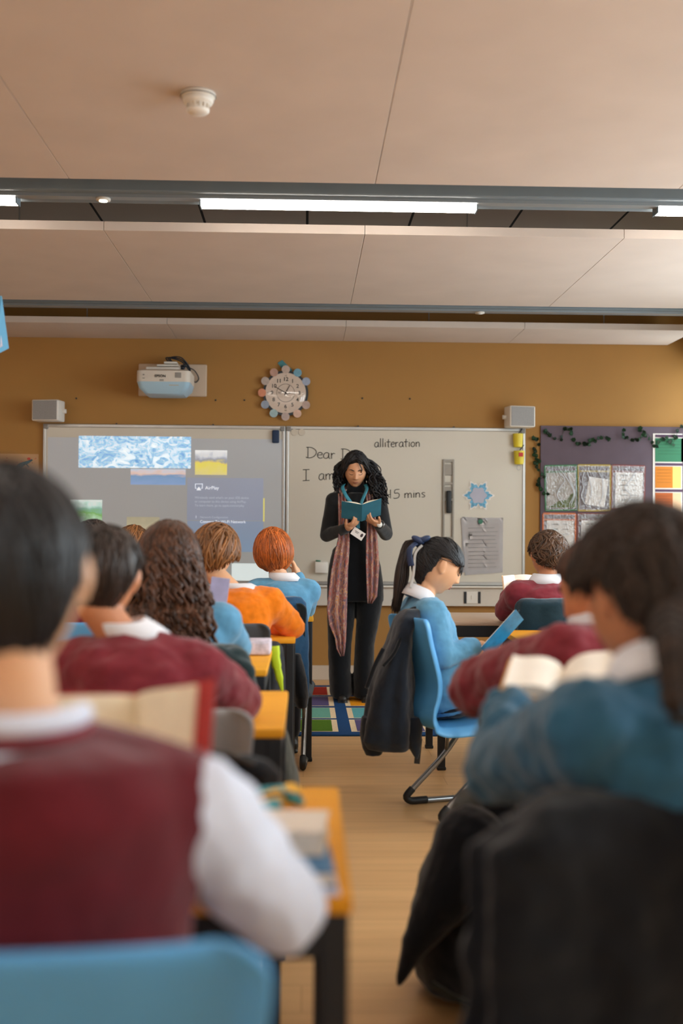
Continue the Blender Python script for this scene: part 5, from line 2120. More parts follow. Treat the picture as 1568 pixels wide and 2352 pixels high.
# --- girl with long curly hair
def curly_girl():
    H = kidhead(388, 1285, 3.52, 0, 18, 0, .92)
    sc = at(412, 1420, 3.46)
    root = person('girl with very long brown curly hair in a blue sweatshirt, seen from behind', H, SK1,
                  sc, .130, (-.415, 3.42, .475), 0,
                  [at(285, 1490, 3.62), at(545, 1487, 3.60)], [at(330, 1500, 3.85), at(480, 1500, 3.85)], M_BLUE, bulk=1.1, collar=1.0)
    def push(p):
        q = p.copy()
        c = sc + V((0, 0, 0))
        k = ((q.x-c.x)/.20)**2
        lim = c.y - .125*math.sqrt(max(0, 1-min(1, k))) - .01
        if q.z < c.z+.03 and abs(q.x-c.x) < .2 and q.y > lim:
            q.y = lim - rnd.uniform(0, .04)
        return q
    def fn(bm):
        hair_cap(bm, H, ST_LONG, .020, 4, .008)
        hair_locks(bm, H, ST_LONG, .021, 260, .006, 7, wave=.06, wl=5, jitter=.006)
        hair_fall(bm, H, 330, 21, (70, 180), .022, sc.z-.10, .0068, .009, 7, .045, push, zr=.06, startlim=-.1)
        hair_fall(bm, H, 200, 22, (120, 180), .034, sc.z-.115, .0068, .010, 8, .075, push, zr=.05, startlim=-.15)
    add_hair(root, H_BROWN, fn)
    face_bits(root, H, None, LASH)


curly_girl()


def orange_child():
    H = kidhead(492, 1272, 4.62, 10, 22, 8, .92)
    root = person('child in a bright orange sweatshirt leaning on the desk, tousled sandy hair', H, SK1,
                  at(548, 1378, 4.56), .128, (-.345, 4.42, .475), 4,
                  [at(440, 1440, 4.70), at(668, 1438, 4.66)], [at(480, 1450, 4.92), at(600, 1452, 4.90)], M_ORANGE, bulk=1.25, topdisp=.012,
                  collar=1.0, armr=(.048, .042, .03))
    def fn(bm):
        hair_cap(bm, H, [(0, .5), (45, .4), (75, -.1), (100, -.25), (135, -.7), (180, -.82)], .024, 5, .008)
        hair_locks(bm, H, [(0, .5), (45, .4), (75, -.1), (100, -.25), (135, -.7), (180, -.82)], .026, 380, .0055, 9, wave=.07, wl=4, jitter=.007, crown=(.1, -.3, .95))
    add_hair(root, H_AUB, fn)
    face_bits(root, H, None, LASH)


orange_child()


def ginger_child():
    H = kidhead(628, 1268, 5.62, -4, 18, -6, .93)
    root = person('ginger child with a smooth bob in a blue sweatshirt, chin on hand, front row', H, SK1,
                  at(650, 1352, 5.58), .125, (-.16, 5.50, .475), 0,
                  [at(590, 1392, 5.74), at(704, 1398, 5.70)], [at(640, 1396, 5.95), at(683, 1322, 5.72)], M_BLUE, bulk=1.1, collar=1.0,
                  hands=[dict(d=V((.9, .3, 0)), n=V((0, 0, -1)), curl=.4), dict(d=V((-.35, .1, 1)), n=V((-1, 0, .1)), curl=.9)])
    def fn(bm):
        hair_cap(bm, H, ST_BOB, .023, 6, .003)
        hair_locks(bm, H, ST_BOB, .024, 460, .005, 12, wave=.01, jitter=.003, crown=(.1, -.35, .93), over=.05, curlend=-.006)
    add_hair(root, H_GING, fn)
    face_bits(root, H, None, LASH)


ginger_child()


def half_hidden():
    H = kidhead(213, 1262, 4.62, 0, 16, 0, .92)
    root = person('child with short dark brown hair behind the boy in maroon, only the crown showing', H, SK2,
                  at(215, 1372, 4.56), .125, (-.85, 4.44, .475), 0,
                  [at(130, 1440, 4.72), at(300, 1440, 4.72)], [at(170, 1450, 4.93), at(260, 1450, 4.93)], M_MAROON, collar=1.0)
    def fn(bm):
        hair_cap(bm, H, ST_SHORT, .020, 8)
        hair_locks(bm, H, ST_SHORT, .021, 260, .005, 14)
    add_hair(root, H_DARK, fn)
    H2 = kidhead(305, 1262, 5.62, 4, 16, 0, .92)
    root = person('child with auburn hair in the front left row, nearly hidden by the curly hair', H2, SK1,
                  at(303, 1350, 5.58), .122, (-.85, 5.5, .475), 0,
                  [at(240, 1396, 5.74), at(365, 1396, 5.74)], [at(270, 1400, 5.95), at(335, 1400, 5.95)], M_BLUE, collar=1.0)
    def fn(bm):
        hair_cap(bm, H2, ST_BOB, .020, 9)
        hair_locks(bm, H2, ST_BOB, .021, 260, .005, 15, wave=.04)
    add_hair(root, H_AUB, fn)


half_hidden()


# --- girl with the ponytail, side on
def ponytail_girl():
    H = kidhead(1006, 1300, 4.72, 80, 24, 0, 1.04)
    sc = at(970, 1398, 4.70)
    root = person('girl with a long black ponytail in a blue sweatshirt, sitting side-on with a book', H, SK1,
                  sc, .118, (.585, 4.70, .475), 78,
                  [at(1010, 1505, 4.93), at(1018, 1506, 4.55)], [at(1085, 1497, 4.80), at(1092, 1484, 4.62)], M_BLUE,
                  hands=[dict(d=V((1, -.4, -.1)), n=V((.0, -.4, 1)), curl=.55), dict(d=V((1, .15, .02)), n=V((0, .35, 1)), curl=.55, s=.86)],
                  legs=([(1.0, 4.66, .50), (1.0, 4.86, .50)], [(1.02, 4.62, .09), (1.02, 4.88, .09)]),
                  bvox=.0042, tvox=.006, bulk=1.2, topdisp=.010, waist=.12, collar=1.15, armr=(.046, .040, .028))
    def fn(bm):
        hair_cap(bm, H, ST_FRINGE, .011, 10, .002)
        hair_locks(bm, H, [(0, .04), (20, .04), (50, .02), (60, .2), (180, .2)], .0075, 130, .0017, 77, crown=(0, .3, .95), jitter=.001, azr=(4, 44), over=.06)
        hair_locks(bm, H, ST_FRINGE, .0105, 420, .0022, 16, crown=(0, .1, 1), jitter=.001, wave=.01, azr=(0, 60), over=.04)
        hair_locks(bm, H, ST_FRINGE, .0140, 950, .0027, 17, crown=(0, -.88, .48), jitter=.002, azr=(50, 178))
    add_hair(root, H_BLACK, fn)
    face_bits(root, H, mat('pink_lips', rgb(206, 116, 104), .5), LASH)
    # ponytail gathered at the back of the crown
    tie = H.surf((0, -.90, .42), .022)
    bm = bmesh.new()
    rr = random.Random(8)
    T = lambda px, py, dy=0: at(px, py, 4.72+dy)
    for k in range(330):
        a_ = rr.uniform(0, 6.28); q = math.sqrt(rr.random())
        o_ = V((math.cos(a_), math.sin(a_), 0))
        pts = [tie + V((0, math.sin(a_), math.cos(a_)))*.016*q, T(938+q*8*math.cos(a_), 1250+rr.uniform(-8, 8), .02*q*math.sin(a_)),
               T(926+14*q*math.cos(a_), 1290, .035*q*math.sin(a_)), T(921+17*q*math.cos(a_), 1330, .04*q*math.sin(a_)),
               T(914+12*q*math.cos(a_), 1370, .035*q*math.sin(a_)), T(908+9*q*math.cos(a_)+rr.uniform(-4, 4), 1398+rr.uniform(-20, 14), .03*q*math.sin(a_))]
        tube(bm, smooth_path(pts, 4), [.0028]*12+[.0025]*6+[.0016, .001, .0005], 5, flat=.7)
    obj('ponytail', bm, H_DARK, root)
    # ribbon: bow and two long tails
    bm = bmesh.new()
    rb = mat('navy_ribbon', rgb(34, 52, 88), .5)
    ell(bm, tie, (.020, .022, .024), H.R, 14, 10)
    ell(bm, tie + V((-.012, -.02, .012)), (.030, .016, .014), Matrix.Rotation(.5, 3, 'Y'), 14, 10)
    ell(bm, tie + V((.016, -.022, .016)), (.026, .014, .013), Matrix.Rotation(-.4, 3, 'Y'), 14, 10)
    tube(bm, smooth_path([tie+V((-.02, -.03, 0)), T(943, 1258, -.06), T(940, 1275, -.06), T(944, 1300, -.06)], 5), [.011]*6+[.013]*6+[.014]*4, 6, flat=.2, ref=V((1, 0, 0)))
    rbn = obj('ribbon', bm, rb, root)
    bm = bmesh.new()
    tube(bm, smooth_path([tie+V((.005, -.03, -.01)), T(954, 1270, -.05), T(951, 1300, -.06), T(948, 1325, -.065), T(941, 1350, -.07)], 5), .006, 6, flat=.25, ref=V((1, 0, 0)))
    obj('ribbon_tail', bm, mat('pale_ribbon', rgb(196, 192, 188), .6), rbn)
    # her book
    bc = mat('blue_paperback_cover', rgb(44, 134, 184), .4, var=.35, vscale=16)
    st, sb = at(1200, 1424, 4.60), at(1124, 1508, 4.60)
    open_book('blue paperback tilted in the hands of the girl with the ponytail', sb, st, V((-.46, -.76, .46)), V((-.1, 1, .1)), V((-.75, 0, .7)), .095, bc, M_PAGEW, .009, arch=.008)


ponytail_girl()


def glasses_boy():
    H = kidhead(1258, 1278, 5.34, -6, 18, 6, .93)
    root = person('boy in glasses and a maroon sweatshirt reading at the front right desk', H, SK2,
                  at(1252, 1358, 5.30), .135, (1.13, 5.24, .475), -8,
                  [at(1158, 1404, 5.40), at(1352, 1404, 5.46)], [at(1168, 1366, 5.64), at(1300, 1400, 5.70)], M_MAROON, bulk=1.25, collar=1.0,
                  hands=[dict(d=V((.35, .5, .6)), n=V((.9, .2, 0)), curl=.5), None], topdisp=.012)
    def fn(bm):
        st = [(0, .55), (45, .42), (66, .12), (78, .26), (100, .28), (112, -.20), (135, -.55), (180, -.70)]
        hair_cap(bm, H, st, .018, 12, .008)
        hair_locks(bm, H, st, .020, 420, .0060, 18, wave=.22, wl=7, jitter=.007)
    add_hair(root, H_CROP, fn)
    face_bits(root, H, None, LASH)
    bm = bmesh.new()
    for sx in (-1, 1):
        c_ = H.face(sx*.031, .004, .012)
        tube(bm, [c_ + H.R @ V((.021*math.cos(a), 0, .018*math.sin(a))) for a in [2*PI*k/20 for k in range(21)]], .0022, 6)
        tube(bm, [H.w((sx*.052, .085, .008)), H.w((sx*.080, .05, .01)), H.w((sx*.086, -.01, .012))], .0022, 6)
    tube(bm, [H.face(-.010, .008, .014), H.face(.010, .008, .014)], .002, 6)
    obj('glasses', bm, M_BLACK, root)
    open_book('open white-paged book held by the boy in glasses', at(1186, 1372, 5.72), at(1180, 1322, 5.78), V((-.45, -.55, 0)), V((1, .12, 0)), V((.1, -1, .3)), .12, mat('tan_cover', rgb(224, 176, 124), .6), M_PAGEW, .009, arch=.012)


glasses_boy()


def maroon_reacher():
    H = kidhead(1380, 1350, 2.36, -52, 24, 8, .92)
    root = person('child in a maroon sweatshirt stretching an arm over the desk, face behind the braided girl', H, SK4,
                  at(1415, 1492, 2.34), .140, (.80, 2.22, .475), -30,
                  [at(1095, 1580, 2.62), at(1560, 1640, 2.72)], [at(1260, 1625, 2.86), at(1440, 1640, 2.90)], M_MAROON, bulk=1.35, topdisp=.018, collar=1.0,
                  armr=(.058, .054, .036))
    def fn(bm):
        hair_cap(bm, H, ST_SHORT, .009, 13)
        hair_locks(bm, H, ST_SHORT, .009, 200, .005, 19)
    add_hair(root, H_BROWN, fn)
    face_bits(root, H, MATS['pink_lips'], LASH, lash=False)


maroon_reacher()


def braid_girl():
    H = kidhead(1488, 1372, 1.50, -24, 20, 4, .93)
    sc = at(1530, 1622, 1.44)
    root = person('girl with a dark braid in a teal blue sweatshirt, largest figure on the right', H, SK2,
                  sc, .128, (.50, 1.52, .475), -30,
                  [at(1150, 1765, 1.74), at(1740, 1840, 1.72)], [at(1172, 1618, 1.88), at(1428, 1598, 1.87)], M_BLUE2,
                  hands=[dict(d=V((.62, .55, -.12)), n=V((0, 0, 1)), curl=.25), dict(d=V((-.85, .35, -.02)), n=V((-.1, -.1, -1)), curl=.28)],
                  bulk=1.2, topdisp=.022, collar=1.15, armr=(.052, .042, .032), bvox=.0045, legs=([(.43, 1.90, .455), (.62, 1.90, .455)], [(.43, 1.92, .09), (.62, 1.92, .09)]), drop=.02)
    def fn(bm):
        hair_cap(bm, H, ST_BACK, .024, 14, .008)
        hair_locks(bm, H, ST_BACK, .024, 520, .0055, 23, wave=.10, wl=6, jitter=.007, crown=(0, -.6, .8))
        rr = random.Random(4)
        for k in range(260):
            n = V((rr.gauss(0, 1), rr.gauss(-.3, 1), abs(rr.gauss(0, .9))+.1)).normalized()
            az = math.degrees(math.atan2(abs(n.x), n.y))
            if n.z < hair_limit(az, ST_BACK)+.1:
                continue
            p0 = H.surf(n, .024); t_ = V((rr.gauss(0, 1), rr.gauss(0, 1), rr.gauss(0, 1)))*.007
            tube(bm, smooth_path([p0-t_, p0+(p0-H.c).normalized()*rr.uniform(.003, .008), p0+t_], 4), .0009, 4)
    add_hair(root, H_BRAID, fn)
    face_bits(root, H, None, LASH)
    bm = bmesh.new()
    rr = random.Random(9)
    path = smooth_path([H.surf((.30, -.92, -.05), .030), at(1556, 1400, 1.38), at(1558, 1470, 1.32), at(1562, 1540, 1.30), at(1566, 1610, 1.29)], 7)
    L_ = len(path)
    for k in range(0, L_):
        f_ = k/(L_-1)
        rad = .026*(1-.35*f_)
        s_ = 1 if k % 2 else -1
        R = Matrix.Rotation(s_*.75, 3, 'Y')
        ell(bm, path[k]+V((s_*rad*.55, 0, 0)), (rad*.95, rad*.8, rad*.62), R, 12, 8)
    for k in range(60):
        p = path[rr.randrange(L_)] + V((rr.uniform(-.03, .03), rr.uniform(-.03, .01), 0))
        tube(bm, [p, p+V((rr.uniform(-.015, .015), -.006, rr.uniform(-.03, .01)))], .0012, 4)
    obj('braid', bm, H_BRAID, root)
    bm = bmesh.new()
    p = path[-1]
    tube(bm, [p+V((0, 0, -.012)), p+V((0, 0, -.026))], .016, 10)
    obj('hair_tie', bm, M_BLACK, root)
    open_book('open thick book in the hands of the girl with the braid', at(1285, 1618, 1.86), at(1296, 1548, 2.02),
              at(1195, 1572, 1.90)-at(1296, 1600, 1.90), at(1395, 1530, 1.92)-at(1300, 1570, 1.92), V((0, -.4, 1)), .098, mat('tan_cover_warm', rgb(222, 170, 96), .6), M_PAGEW, .016, arch=.016)


braid_girl()


# ================================================================ coats, bags, desk things
def coats():
    # long navy coat on the ponytail girl's chair
    t = thing('coat', 'long dark navy coat hanging to the left of the ponytail girl\'s light blue chair', 'coat', at(890, 1740, 4.66), 'coats hung on chair backs')
    def sec(x0, x1, y_, d=.16, Y=4.66):
        a, b_ = at(x0, y_, Y), at(x1, y_, Y)
        return ((a+b_)/2+V((0, -.05, 0)), V(((b_.x-a.x)/2, 0, 0)), V((0, d, 0)))
    drape('coat_body', [sec(925, 965, 1396, .07), sec(905, 962, 1415, .12), sec(893, 946, 1450, .15), sec(876, 944, 1500, .16), sec(856, 946, 1550, .16), sec(842, 948, 1600, .15), sec(833, 955, 1650, .14), sec(827, 958, 1690, .13), sec(840, 955, 1712, .10)], M_NAVYC, t, .008, .014, 5, .11)
    bm = bmesh.new()
    oval_loft(bm, [sec(828, 895, 1640, .06), sec(824, 895, 1680, .06), sec(830, 880, 1712, .05), sec(838, 874, 1729, .04)])
    oval_loft(bm, [sec(915, 968, 1640, .05, 4.6), sec(925, 966, 1690, .05, 4.6), sec(942, 962, 1722, .03, 4.6), sec(950, 958, 1737, .015, 4.6)])
    skinify(obj('coat_hem', bm, M_NAVYC, t), .007, 3, .008, .05)
    bm = bmesh.new()
    tube(bm, smooth_path([at(935, 1420, 4.62), at(945, 1402, 4.60), at(965, 1402, 4.60), at(975, 1428, 4.60), at(970, 1440, 4.62)], 5), .012, 8)
    tube(bm, smooth_path([at(880, 1490, 4.48), at(860, 1530, 4.47), at(842, 1580, 4.49)], 5), .009, 8)
    tube(bm, smooth_path([at(922, 1460, 4.48), at(905, 1500, 4.46), at(880, 1530, 4.46)], 5), .007, 8)
    obj('hood_seam', bm, M_BLACKC, t)
    bm = bmesh.new()
    box(bm, at(960, 1725, 4.56), (.022, .012, .10), Matrix.Rotation(.1, 3, 'Y'))
    box(bm, at(952, 1712, 4.58), (.018, .012, .08), Matrix.Rotation(-.15, 3, 'Y'))
    obj('strap', bm, M_BLACK, t, smooth=False)
    # black coat over the braid girl's chair
    t = thing('coat', 'big black coat covering the chair back at the lower right', 'coat', (.46, 1.42, .35), 'coats hung on chair backs')
    R = Matrix.Rotation(math.radians(22), 3, 'Z')
    o = V((.45, 1.40, 0))
    def s2(z, w, d, dx=0, dy=0):
        return (o+V((dx, dy, z)), R @ V((w, 0, 0)), R @ V((0, d, 0)))
    drape('coat_body', [s2(.845, .12, .03, .03), s2(.835, .20, .06, .02), s2(.79, .275, .085, .0), s2(.72, .275, .09, .0), s2(.62, .27, .095, .0), s2(.50, .28, .10, .0), s2(.38, .28, .10, .0), s2(.24, .28, .10, .02), s2(.17, .26, .09, .02)], M_BLACKC, t, .010, .030, 7, .11, 1)
    bm = bmesh.new()
    for (x, y0) in ((.02, 0), (.20, .02)):
        capsule(bm, o + R @ V((x, -.10, .80)), o + R @ V((x+.02, -.12, .42)), .06, .05)
    skinify(obj('sleeve', bm, M_NAVYC, t), .009, 3, .012, .06)
    # dark blue coat on the ginger child's chair
    t = thing('coat', 'dark blue coat hanging behind the ginger child, close to the rug', 'coat', (-.12, 5.36, .3), 'coats hung on chair backs')
    def s3(x0, x1, y_, d=.07, Y=5.40):
        a, b_ = at(x0, y_, Y), at(x1, y_, Y)
        return ((a+b_)/2, V(((b_.x-a.x)/2, 0, 0)), V((0, d, 0)))
    drape('coat_body', [s3(612, 690, 1370, .05), s3(600, 702, 1385, .08), s3(600, 706, 1430, .085), s3(606, 707, 1500, .085), s3(630, 708, 1560, .08), s3(660, 708, 1600, .07), s3(676, 706, 1622, .05)], M_BLUEC, t, .008, .010, 5, .08, 2)
    bm = bmesh.new()
    oval_loft(bm, [s3(655, 690, 1500, .05, 5.34), s3(660, 705, 1560, .06, 5.34), s3(672, 708, 1600, .06, 5.34), s3(682, 704, 1626, .04, 5.34)])
    skinify(obj('lining', bm, M_BLACKC, t), .007, 3, .006, .05)
    # teal coat on the chair of the boy in glasses
    t = thing('coat', 'dark teal coat over the chair of the boy in glasses', 'coat', (1.13, 5.06, .3), 'coats hung on chair backs')
    drape('coat_body', [s3(1195, 1320, 1374, .03, 5.06), s3(1185, 1330, 1384, .06, 5.06), s3(1180, 1334, 1420, .07, 5.06), s3(1178, 1336, 1480, .08, 5.06), s3(1180, 1334, 1540, .08, 5.06), s3(1190, 1324, 1590, .07, 5.06)], M_TEALC, t, .009, .010, 6, .08, 3)
    # bottle green coat on the curly girl's chair
    t = thing('coat', 'bottle green coat over the chair of the girl with long curly hair', 'coat', (-.40, 3.22, .3), 'coats hung on chair backs')
    drape('coat_body', [s3(340, 545, 1478, .04, 3.24), s3(318, 565, 1490, .07, 3.24), s3(308, 582, 1530, .08, 3.24), s3(304, 592, 1590, .09, 3.24), s3(304, 596, 1680, .09, 3.24), s3(310, 590, 1740, .08, 3.24)], M_GREENC, t, .009, .012, 6, .07, 4)
    bm = bmesh.new()
    capsule(bm, at(540, 1520, 3.20), at(575, 1640, 3.16), .045, .04)
    capsule(bm, at(500, 1505, 3.18), at(560, 1545, 3.16), .03, .035)
    skinify(obj('sleeve', bm, M_GREENC, t), .008, 3, .008, .05)


coats()


def bags():
    # black rucksack on the floor right of the aisle
    t = thing('rucksack', 'black rucksack slumped on the floor by the aisle beside the black coat', 'rucksack', (.42, 2.80, 0))
    def s(z, x0, x1, y0, y1):
        return (V(((x0+x1)/2, (y0+y1)/2, z)), V(((x1-x0)/2, 0, 0)), V((0, (y1-y0)/2, 0)))
    drape('bag_body', [s(.015, .34, .56, 2.72, 2.95), s(.03, .29, .62, 2.66, 3.0), s(.10, .275, .66, 2.64, 3.02), s(.20, .27, .68, 2.64, 3.02), s(.30, .30, .68, 2.66, 3.0), s(.40, .345, .66, 2.70, 2.98), s(.48, .39, .62, 2.74, 2.94), s(.52, .43, .56, 2.78, 2.9)], M_BLACKC, t, .009, .02, 4, .05, 1)
    bm = bmesh.new()
    o = V((.30, 2.62, 0))
    capsule(bm, (.40, 2.72, .40), (.33, 2.67, .28), .09, .065)
    capsule(bm, (.33, 2.67, .28), (.265, 2.65, .19), .065, .035)
    capsule(bm, (.265, 2.65, .19), (.225, 2.64, .10), .035, .008)
    skinify(obj('flap', bm, M_BLACKC, t), .006, 2, .006, .05)
    bm = bmesh.new()
    capsule(bm, (.42, 2.80, .46), (.50, 2.86, .53), .05, .045)
    skinify(obj('side_pocket', bm, mat('bag_grey_cloth', rgb(74, 74, 70), .9, var=.2), t), .008, 2, .008, .05)
    bm = bmesh.new()
    tube(bm, smooth_path([(.30, 2.64, .10), (.36, 2.62, .07), (.44, 2.62, .05), (.52, 2.63, .05)], 5), .013, 8, flat=.4)
    obj('strap', bm, M_OLIVE, t)
    # bag with the neon strap
    t = thing('rucksack', 'dark rucksack with a neon yellow strap hanging by the desk leg under the orange sleeve', 'rucksack', at(622, 1590, 4.2))
    def q(x0, x1, y_, d=.09, Y=4.28):
        a, b_ = at(x0, y_, Y), at(x1, y_, Y)
        return ((a+b_)/2, V(((b_.x-a.x)/2, 0, 0)), V((0, d, 0)))
    drape('bag_body', [q(612, 640, 1474, .04), q(598, 650, 1486, .08), q(594, 654, 1530, .10), q(592, 654, 1590, .10), q(594, 652, 1650, .09), q(606, 644, 1666, .06)], mat('rucksack_dark_print', rgb(34, 36, 42), .8, var=.5, vscale=40), t, .007, .008, 3, .05)
    bm = bmesh.new()
    P = [at(629, 1484, 4.155), at(632, 1515, 4.15), at(640, 1550, 4.15), at(648, 1588, 4.16)]
    tube(bm, smooth_path(P, 5), [.020]*4+[.018]*4+[.014]*4+[.010, .008, .006, .004], 6, flat=.25, ref=V((1, 0, 0)))
    tube(bm, smooth_path([at(614, 1500, 4.16), at(624, 1522, 4.155), at(636, 1540, 4.15)], 4), .006, 6)
    obj('neon_strap', bm, mat('neon_yellow', rgb(196, 222, 30), .6), t, label='neon yellow strap')
    # olive bag by second desk
    t = thing('rucksack', 'dark olive rucksack bulging past the right end of the second yellow desk', 'rucksack', (-.05, 3.15, .25))
    def q2(x0, x1, y_, d=.10, Y=2.96):
        a, b_ = at(x0, y_, Y), at(x1, y_, Y)
        return ((a+b_)/2, V(((b_.x-a.x)/2, 0, 0)), V((0, d, 0)))
    t.location = at(640, 1900, 3.24); ROOTM[t.name] = V(t.location)
    drape('bag_body', [q2(610, 652, 1668, .05, 3.24), q2(600, 662, 1690, .09, 3.24), q2(598, 672, 1730, .10, 3.24), q2(596, 684, 1780, .10, 3.24), q2(596, 690, 1850, .10, 3.24), q2(600, 686, 1930, .09, 3.24), q2(615, 670, 1950, .06, 3.24)], M_OLIVE, t, .008, .008, 3, .05)
    # black soft bag lying on the far edge of the nearest desk
    t = thing('black_bag', 'black soft bag lying along the far edge of the nearest yellow desk', 'bag', (-.12, 1.90, .712))
    bm = bmesh.new()
    capsule(bm, (-.30, 1.90, .742), (-.075, 1.905, .740), .030, .028)
    capsule(bm, (-.25, 1.905, .756), (-.09, 1.905, .752), .024, .022)
    capsule(bm, (-.34, 1.90, .738), (-.20, 1.89, .736), .026, .024)
    capsule(bm, (-.12, 1.90, .735), (-.052, 1.91, .733), .022, .018)
    skinify(obj('bag_body', bm, M_BLACKC, t), .006, 3, .010, .04)
    bm = bmesh.new()
    tube(bm, smooth_path([(-.27, 1.885, .772), (-.20, 1.875, .786), (-.13, 1.88, .780), (-.08, 1.885, .760)], 6), .0045, 6)
    obj('strap', bm, M_DARK, t)


bags()


def desk_things():
    zt = .7115
    def dp(px, py, z=zt):
        d = RC @ V(((px-784)/F, (1176-py)/F, -1))
        return CAM + d*((z-CAM.z)/d.z)
    # blue book with a pale one on it
    t = thing('book', 'closed blue book with white page edges near the front of the nearest desk', 'book', dp(690, 2000))
    c = V((-.045, 1.450, zt+.0012)); R = Matrix.Rotation(math.radians(3), 3, 'Z')
    bm = bmesh.new()
    box(bm, c+V((0, .0, .0012)), (.165, .125, .0024), R); box(bm, c+V((0, 0, .0178)), (.165, .125, .0024), R)
    box(bm, c+R @ V((-.0815, 0, .0095)), (.0024, .125, .018), R)
    obj('cover', bm, mat('blue_book_cloth', rgb(58, 120, 168), .5, var=.05), t, smooth=False)
    bm = bmesh.new()
    box(bm, c+V((.001, -.0, .0095)), (.158, .121, .0138), R)
    obj('pages', bm, M_PAGEW, t, smooth=False)
    t = thing('book', 'thick white paperback lying on the blue book, corner towards the aisle', 'book', c+V((0, .07, .02)))
    c2 = c+V((-.008, .072, .0192)); R2 = Matrix.Rotation(math.radians(-5), 3, 'Z')
    bm = bmesh.new()
    box(bm, c2+V((0, 0, .001)), (.17, .115, .002), R2); box(bm, c2+V((0, 0, .029)), (.17, .115, .002), R2)
    box(bm, c2+R2 @ V((-.084, 0, .015)), (.002, .115, .028), R2)
    obj('cover', bm, mat('white_card', rgb(236, 226, 212), .5), t, smooth=False)
    bm = bmesh.new()
    box(bm, c2+V((.0, 0, .015)), (.165, .111, .026), R2)
    obj('pages', bm, M_PAGEW, t, smooth=False)
    # slip of pale card under them
    bm = bmesh.new()
    cc = V((-.035, 1.425, zt))
    box(bm, V((cc.x, cc.y, zt+.0006)), (.155, .13, .0010), Matrix.Rotation(.05, 3, 'Z'))
    tag(obj('card_sheet', bm, mat('lilac_card', rgb(204, 206, 226), .7), smooth=False, org=cc), 'pale lilac card under the blue book on the nearest desk', 'card')
    # pencil case, colourful
    t = thing('pencil_case', 'yellow and teal patterned pencil case near the far end of the nearest desk', 'pencil case', dp(620, 1880))
    a, b_ = dp(560, 1850, .73), dp(660, 1830, .73)
    bm = bmesh.new()
    capsule(bm, dp(575, 1868, .73), dp(668, 1825, .73), .021, .019)
    skinify(obj('case_body', bm, mat('case_yellow', rgb(236, 176, 40), .6, var=.1), t), .004, 2)
    bm = bmesh.new()
    capsule(bm, dp(595, 1865, .744), dp(632, 1850, .745), .012, .010)
    capsule(bm, dp(634, 1818, .742), dp(690, 1842, .735), .010, .007)
    capsule(bm, dp(600, 1822, .742), dp(650, 1815, .742), .010, .009)
    skinify(obj('teal_panel', bm, mat('case_teal', rgb(50, 150, 160), .5), t, label='teal pieces'), .003, 2)
    bm = bmesh.new()
    tube(bm, smooth_path([dp(560, 1840, .745), dp(600, 1830, .754), dp(650, 1822, .750), dp(690, 1826, .735)], 5), .0025, 6)
    obj('zip', bm, M_DARK, t)
    for i, (p0, p1, cc_, lab) in enumerate(((dp(545, 1835, .716), dp(640, 1812, .716), (40, 70, 130), 'dark blue pen lying by the patterned pencil case'),
                                         (dp(640, 1862, .716), dp(690, 1838, .716), (196, 140, 110), 'pinkish pencil lying right of the patterned pencil case'))):
        t = thing('pen', lab, 'pen', (p0+p1)/2, 'pens on the nearest desk')
        bm = bmesh.new(); tube(bm, [p0, p0+(p1-p0)*.92], .0042, 8); obj('barrel', bm, mat('pen_%s' % lab.split()[0], rgb(*cc_), .4), t)
        bm = bmesh.new(); tube(bm, [p0+(p1-p0)*.92, p1], [.0038, .0008], 8); obj('tip', bm, M_DARK, t)
    # patterned box on third desk
    t = thing('paper_box', 'small white and lilac patterned box on the third yellow desk', 'box', (at(602, 1500, 3.72)))
    c = dp(600, 1503)
    bm = bmesh.new()
    box(bm, c+V((-.01, .04, .024)), (.085, .16, .046), bev=.008, seg=3)
    obj('box', bm, mat('lilac_print', rgb(216, 206, 220), .6, var=.3, vscale=40), t)
    # lilac book standing past the curly hair
    t = thing('book', 'pale lilac book standing up just right of the long curly hair', 'book', at(498, 1400, 3.9))
    a, b_ = at(480, 1340, 3.95), at(518, 1440, 3.95)
    R = Matrix.Rotation(.12, 3, 'Y')
    c = (a+b_)/2
    bm = bmesh.new()
    box(bm, c+V((0, -.008, 0)), (.062, .003, .19), R); box(bm, c+V((0, .012, 0)), (.062, .003, .19), R); box(bm, c+R @ V((-.03, .002, 0)), (.003, .022, .19), R)
    obj('cover', bm, mat('lilac_cover', rgb(176, 176, 216), .6, var=.12, vscale=25), t, smooth=False)
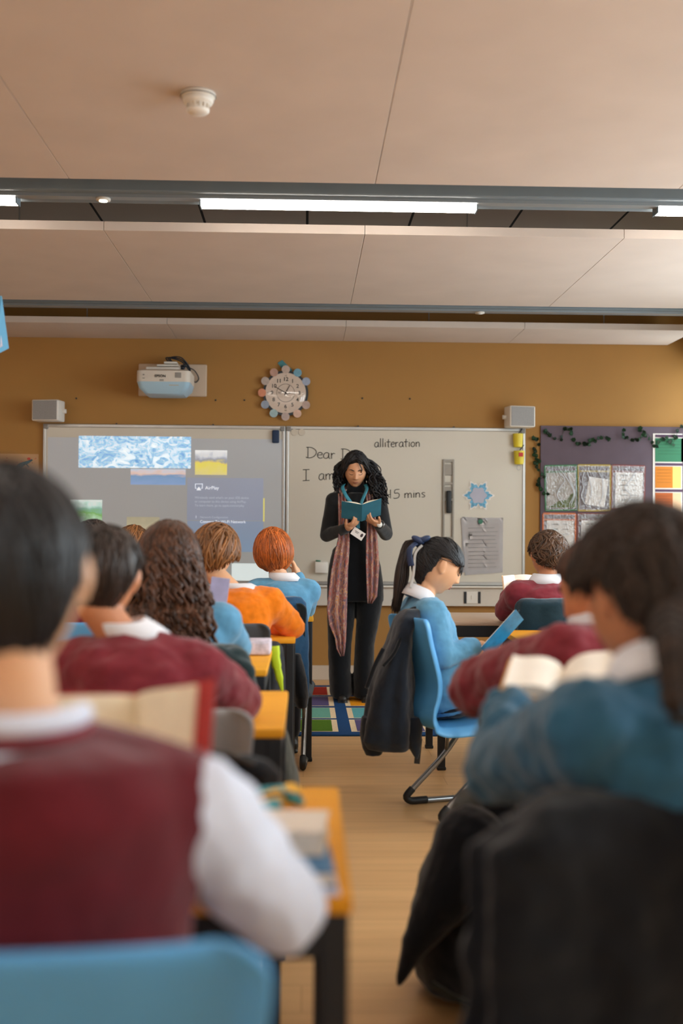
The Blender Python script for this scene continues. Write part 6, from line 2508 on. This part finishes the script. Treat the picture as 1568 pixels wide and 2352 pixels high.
    bm = bmesh.new(); box(bm, c+V((0, .002, 0)), (.058, .017, .182), R); obj('pages', bm, M_PAGEW, t, smooth=False)


desk_things()


# ================================================================ bake modifiers into meshes
def bake_all():
    dg = bpy.context.evaluated_depsgraph_get()
    dg.update()
    done = {}
    for o in list(COL.objects):
        if o.type == 'MESH' and o.modifiers:
            key = o.data.name
            if key not in done:
                done[key] = bpy.data.meshes.new_from_object(o.evaluated_get(dg), preserve_all_data_layers=False, depsgraph=dg)
    for o in list(COL.objects):
        if o.type == 'MESH' and o.modifiers:
            me = done[o.data.name]
            mats_ = [(s.link, s.material) for s in o.material_slots]
            nm = o.data.name
            o.modifiers.clear()
            for p in me.polygons:
                p.use_smooth = True
            me.update()
            done_key = nm
            o.data = me
            for s, (l, m_) in zip(o.material_slots, mats_):
                if l == 'OBJECT':
                    s.link = 'OBJECT'; s.material = m_
            done.setdefault(me.name, me)



def split_loose(names):
    for o in list(COL.objects):
        if o.type != 'MESH' or o.name.split('.')[0] not in names or o.data.users > 1:
            continue
        bm = bmesh.new()
        bm.from_mesh(o.data)
        seen, groups = set(), []
        for v in bm.verts:
            if v in seen:
                continue
            st, g = [v], []
            seen.add(v)
            while st:
                w = st.pop()
                g.append(w)
                for e in w.link_edges:
                    x = e.other_vert(w)
                    if x not in seen:
                        seen.add(x)
                        st.append(x)
            groups.append([q.index for q in g])
        bm.free()
        if len(groups) < 2:
            continue
        src = o.data
        for i, g in enumerate(groups):
            gs = set(g)
            b2 = bmesh.new()
            b2.from_mesh(src)
            b2.verts.ensure_lookup_table()
            bmesh.ops.delete(b2, geom=[v for v in b2.verts if v.index not in gs], context='VERTS')
            me = bpy.data.meshes.new(src.name)
            b2.to_mesh(me)
            b2.free()
            for m_ in src.materials:
                me.materials.append(m_)
            if i == 0:
                first = me
            else:
                c = o.copy()
                c.data = me
                COL.objects.link(c)
        o.data = first


bake_all()
split_loose({'hanger_wire', 'hanger_rod', 'corner_cap', 'fixing_clip', 'teal_panel', 'hood_seam', 'black_clip', 'strap', 'glint_line'})
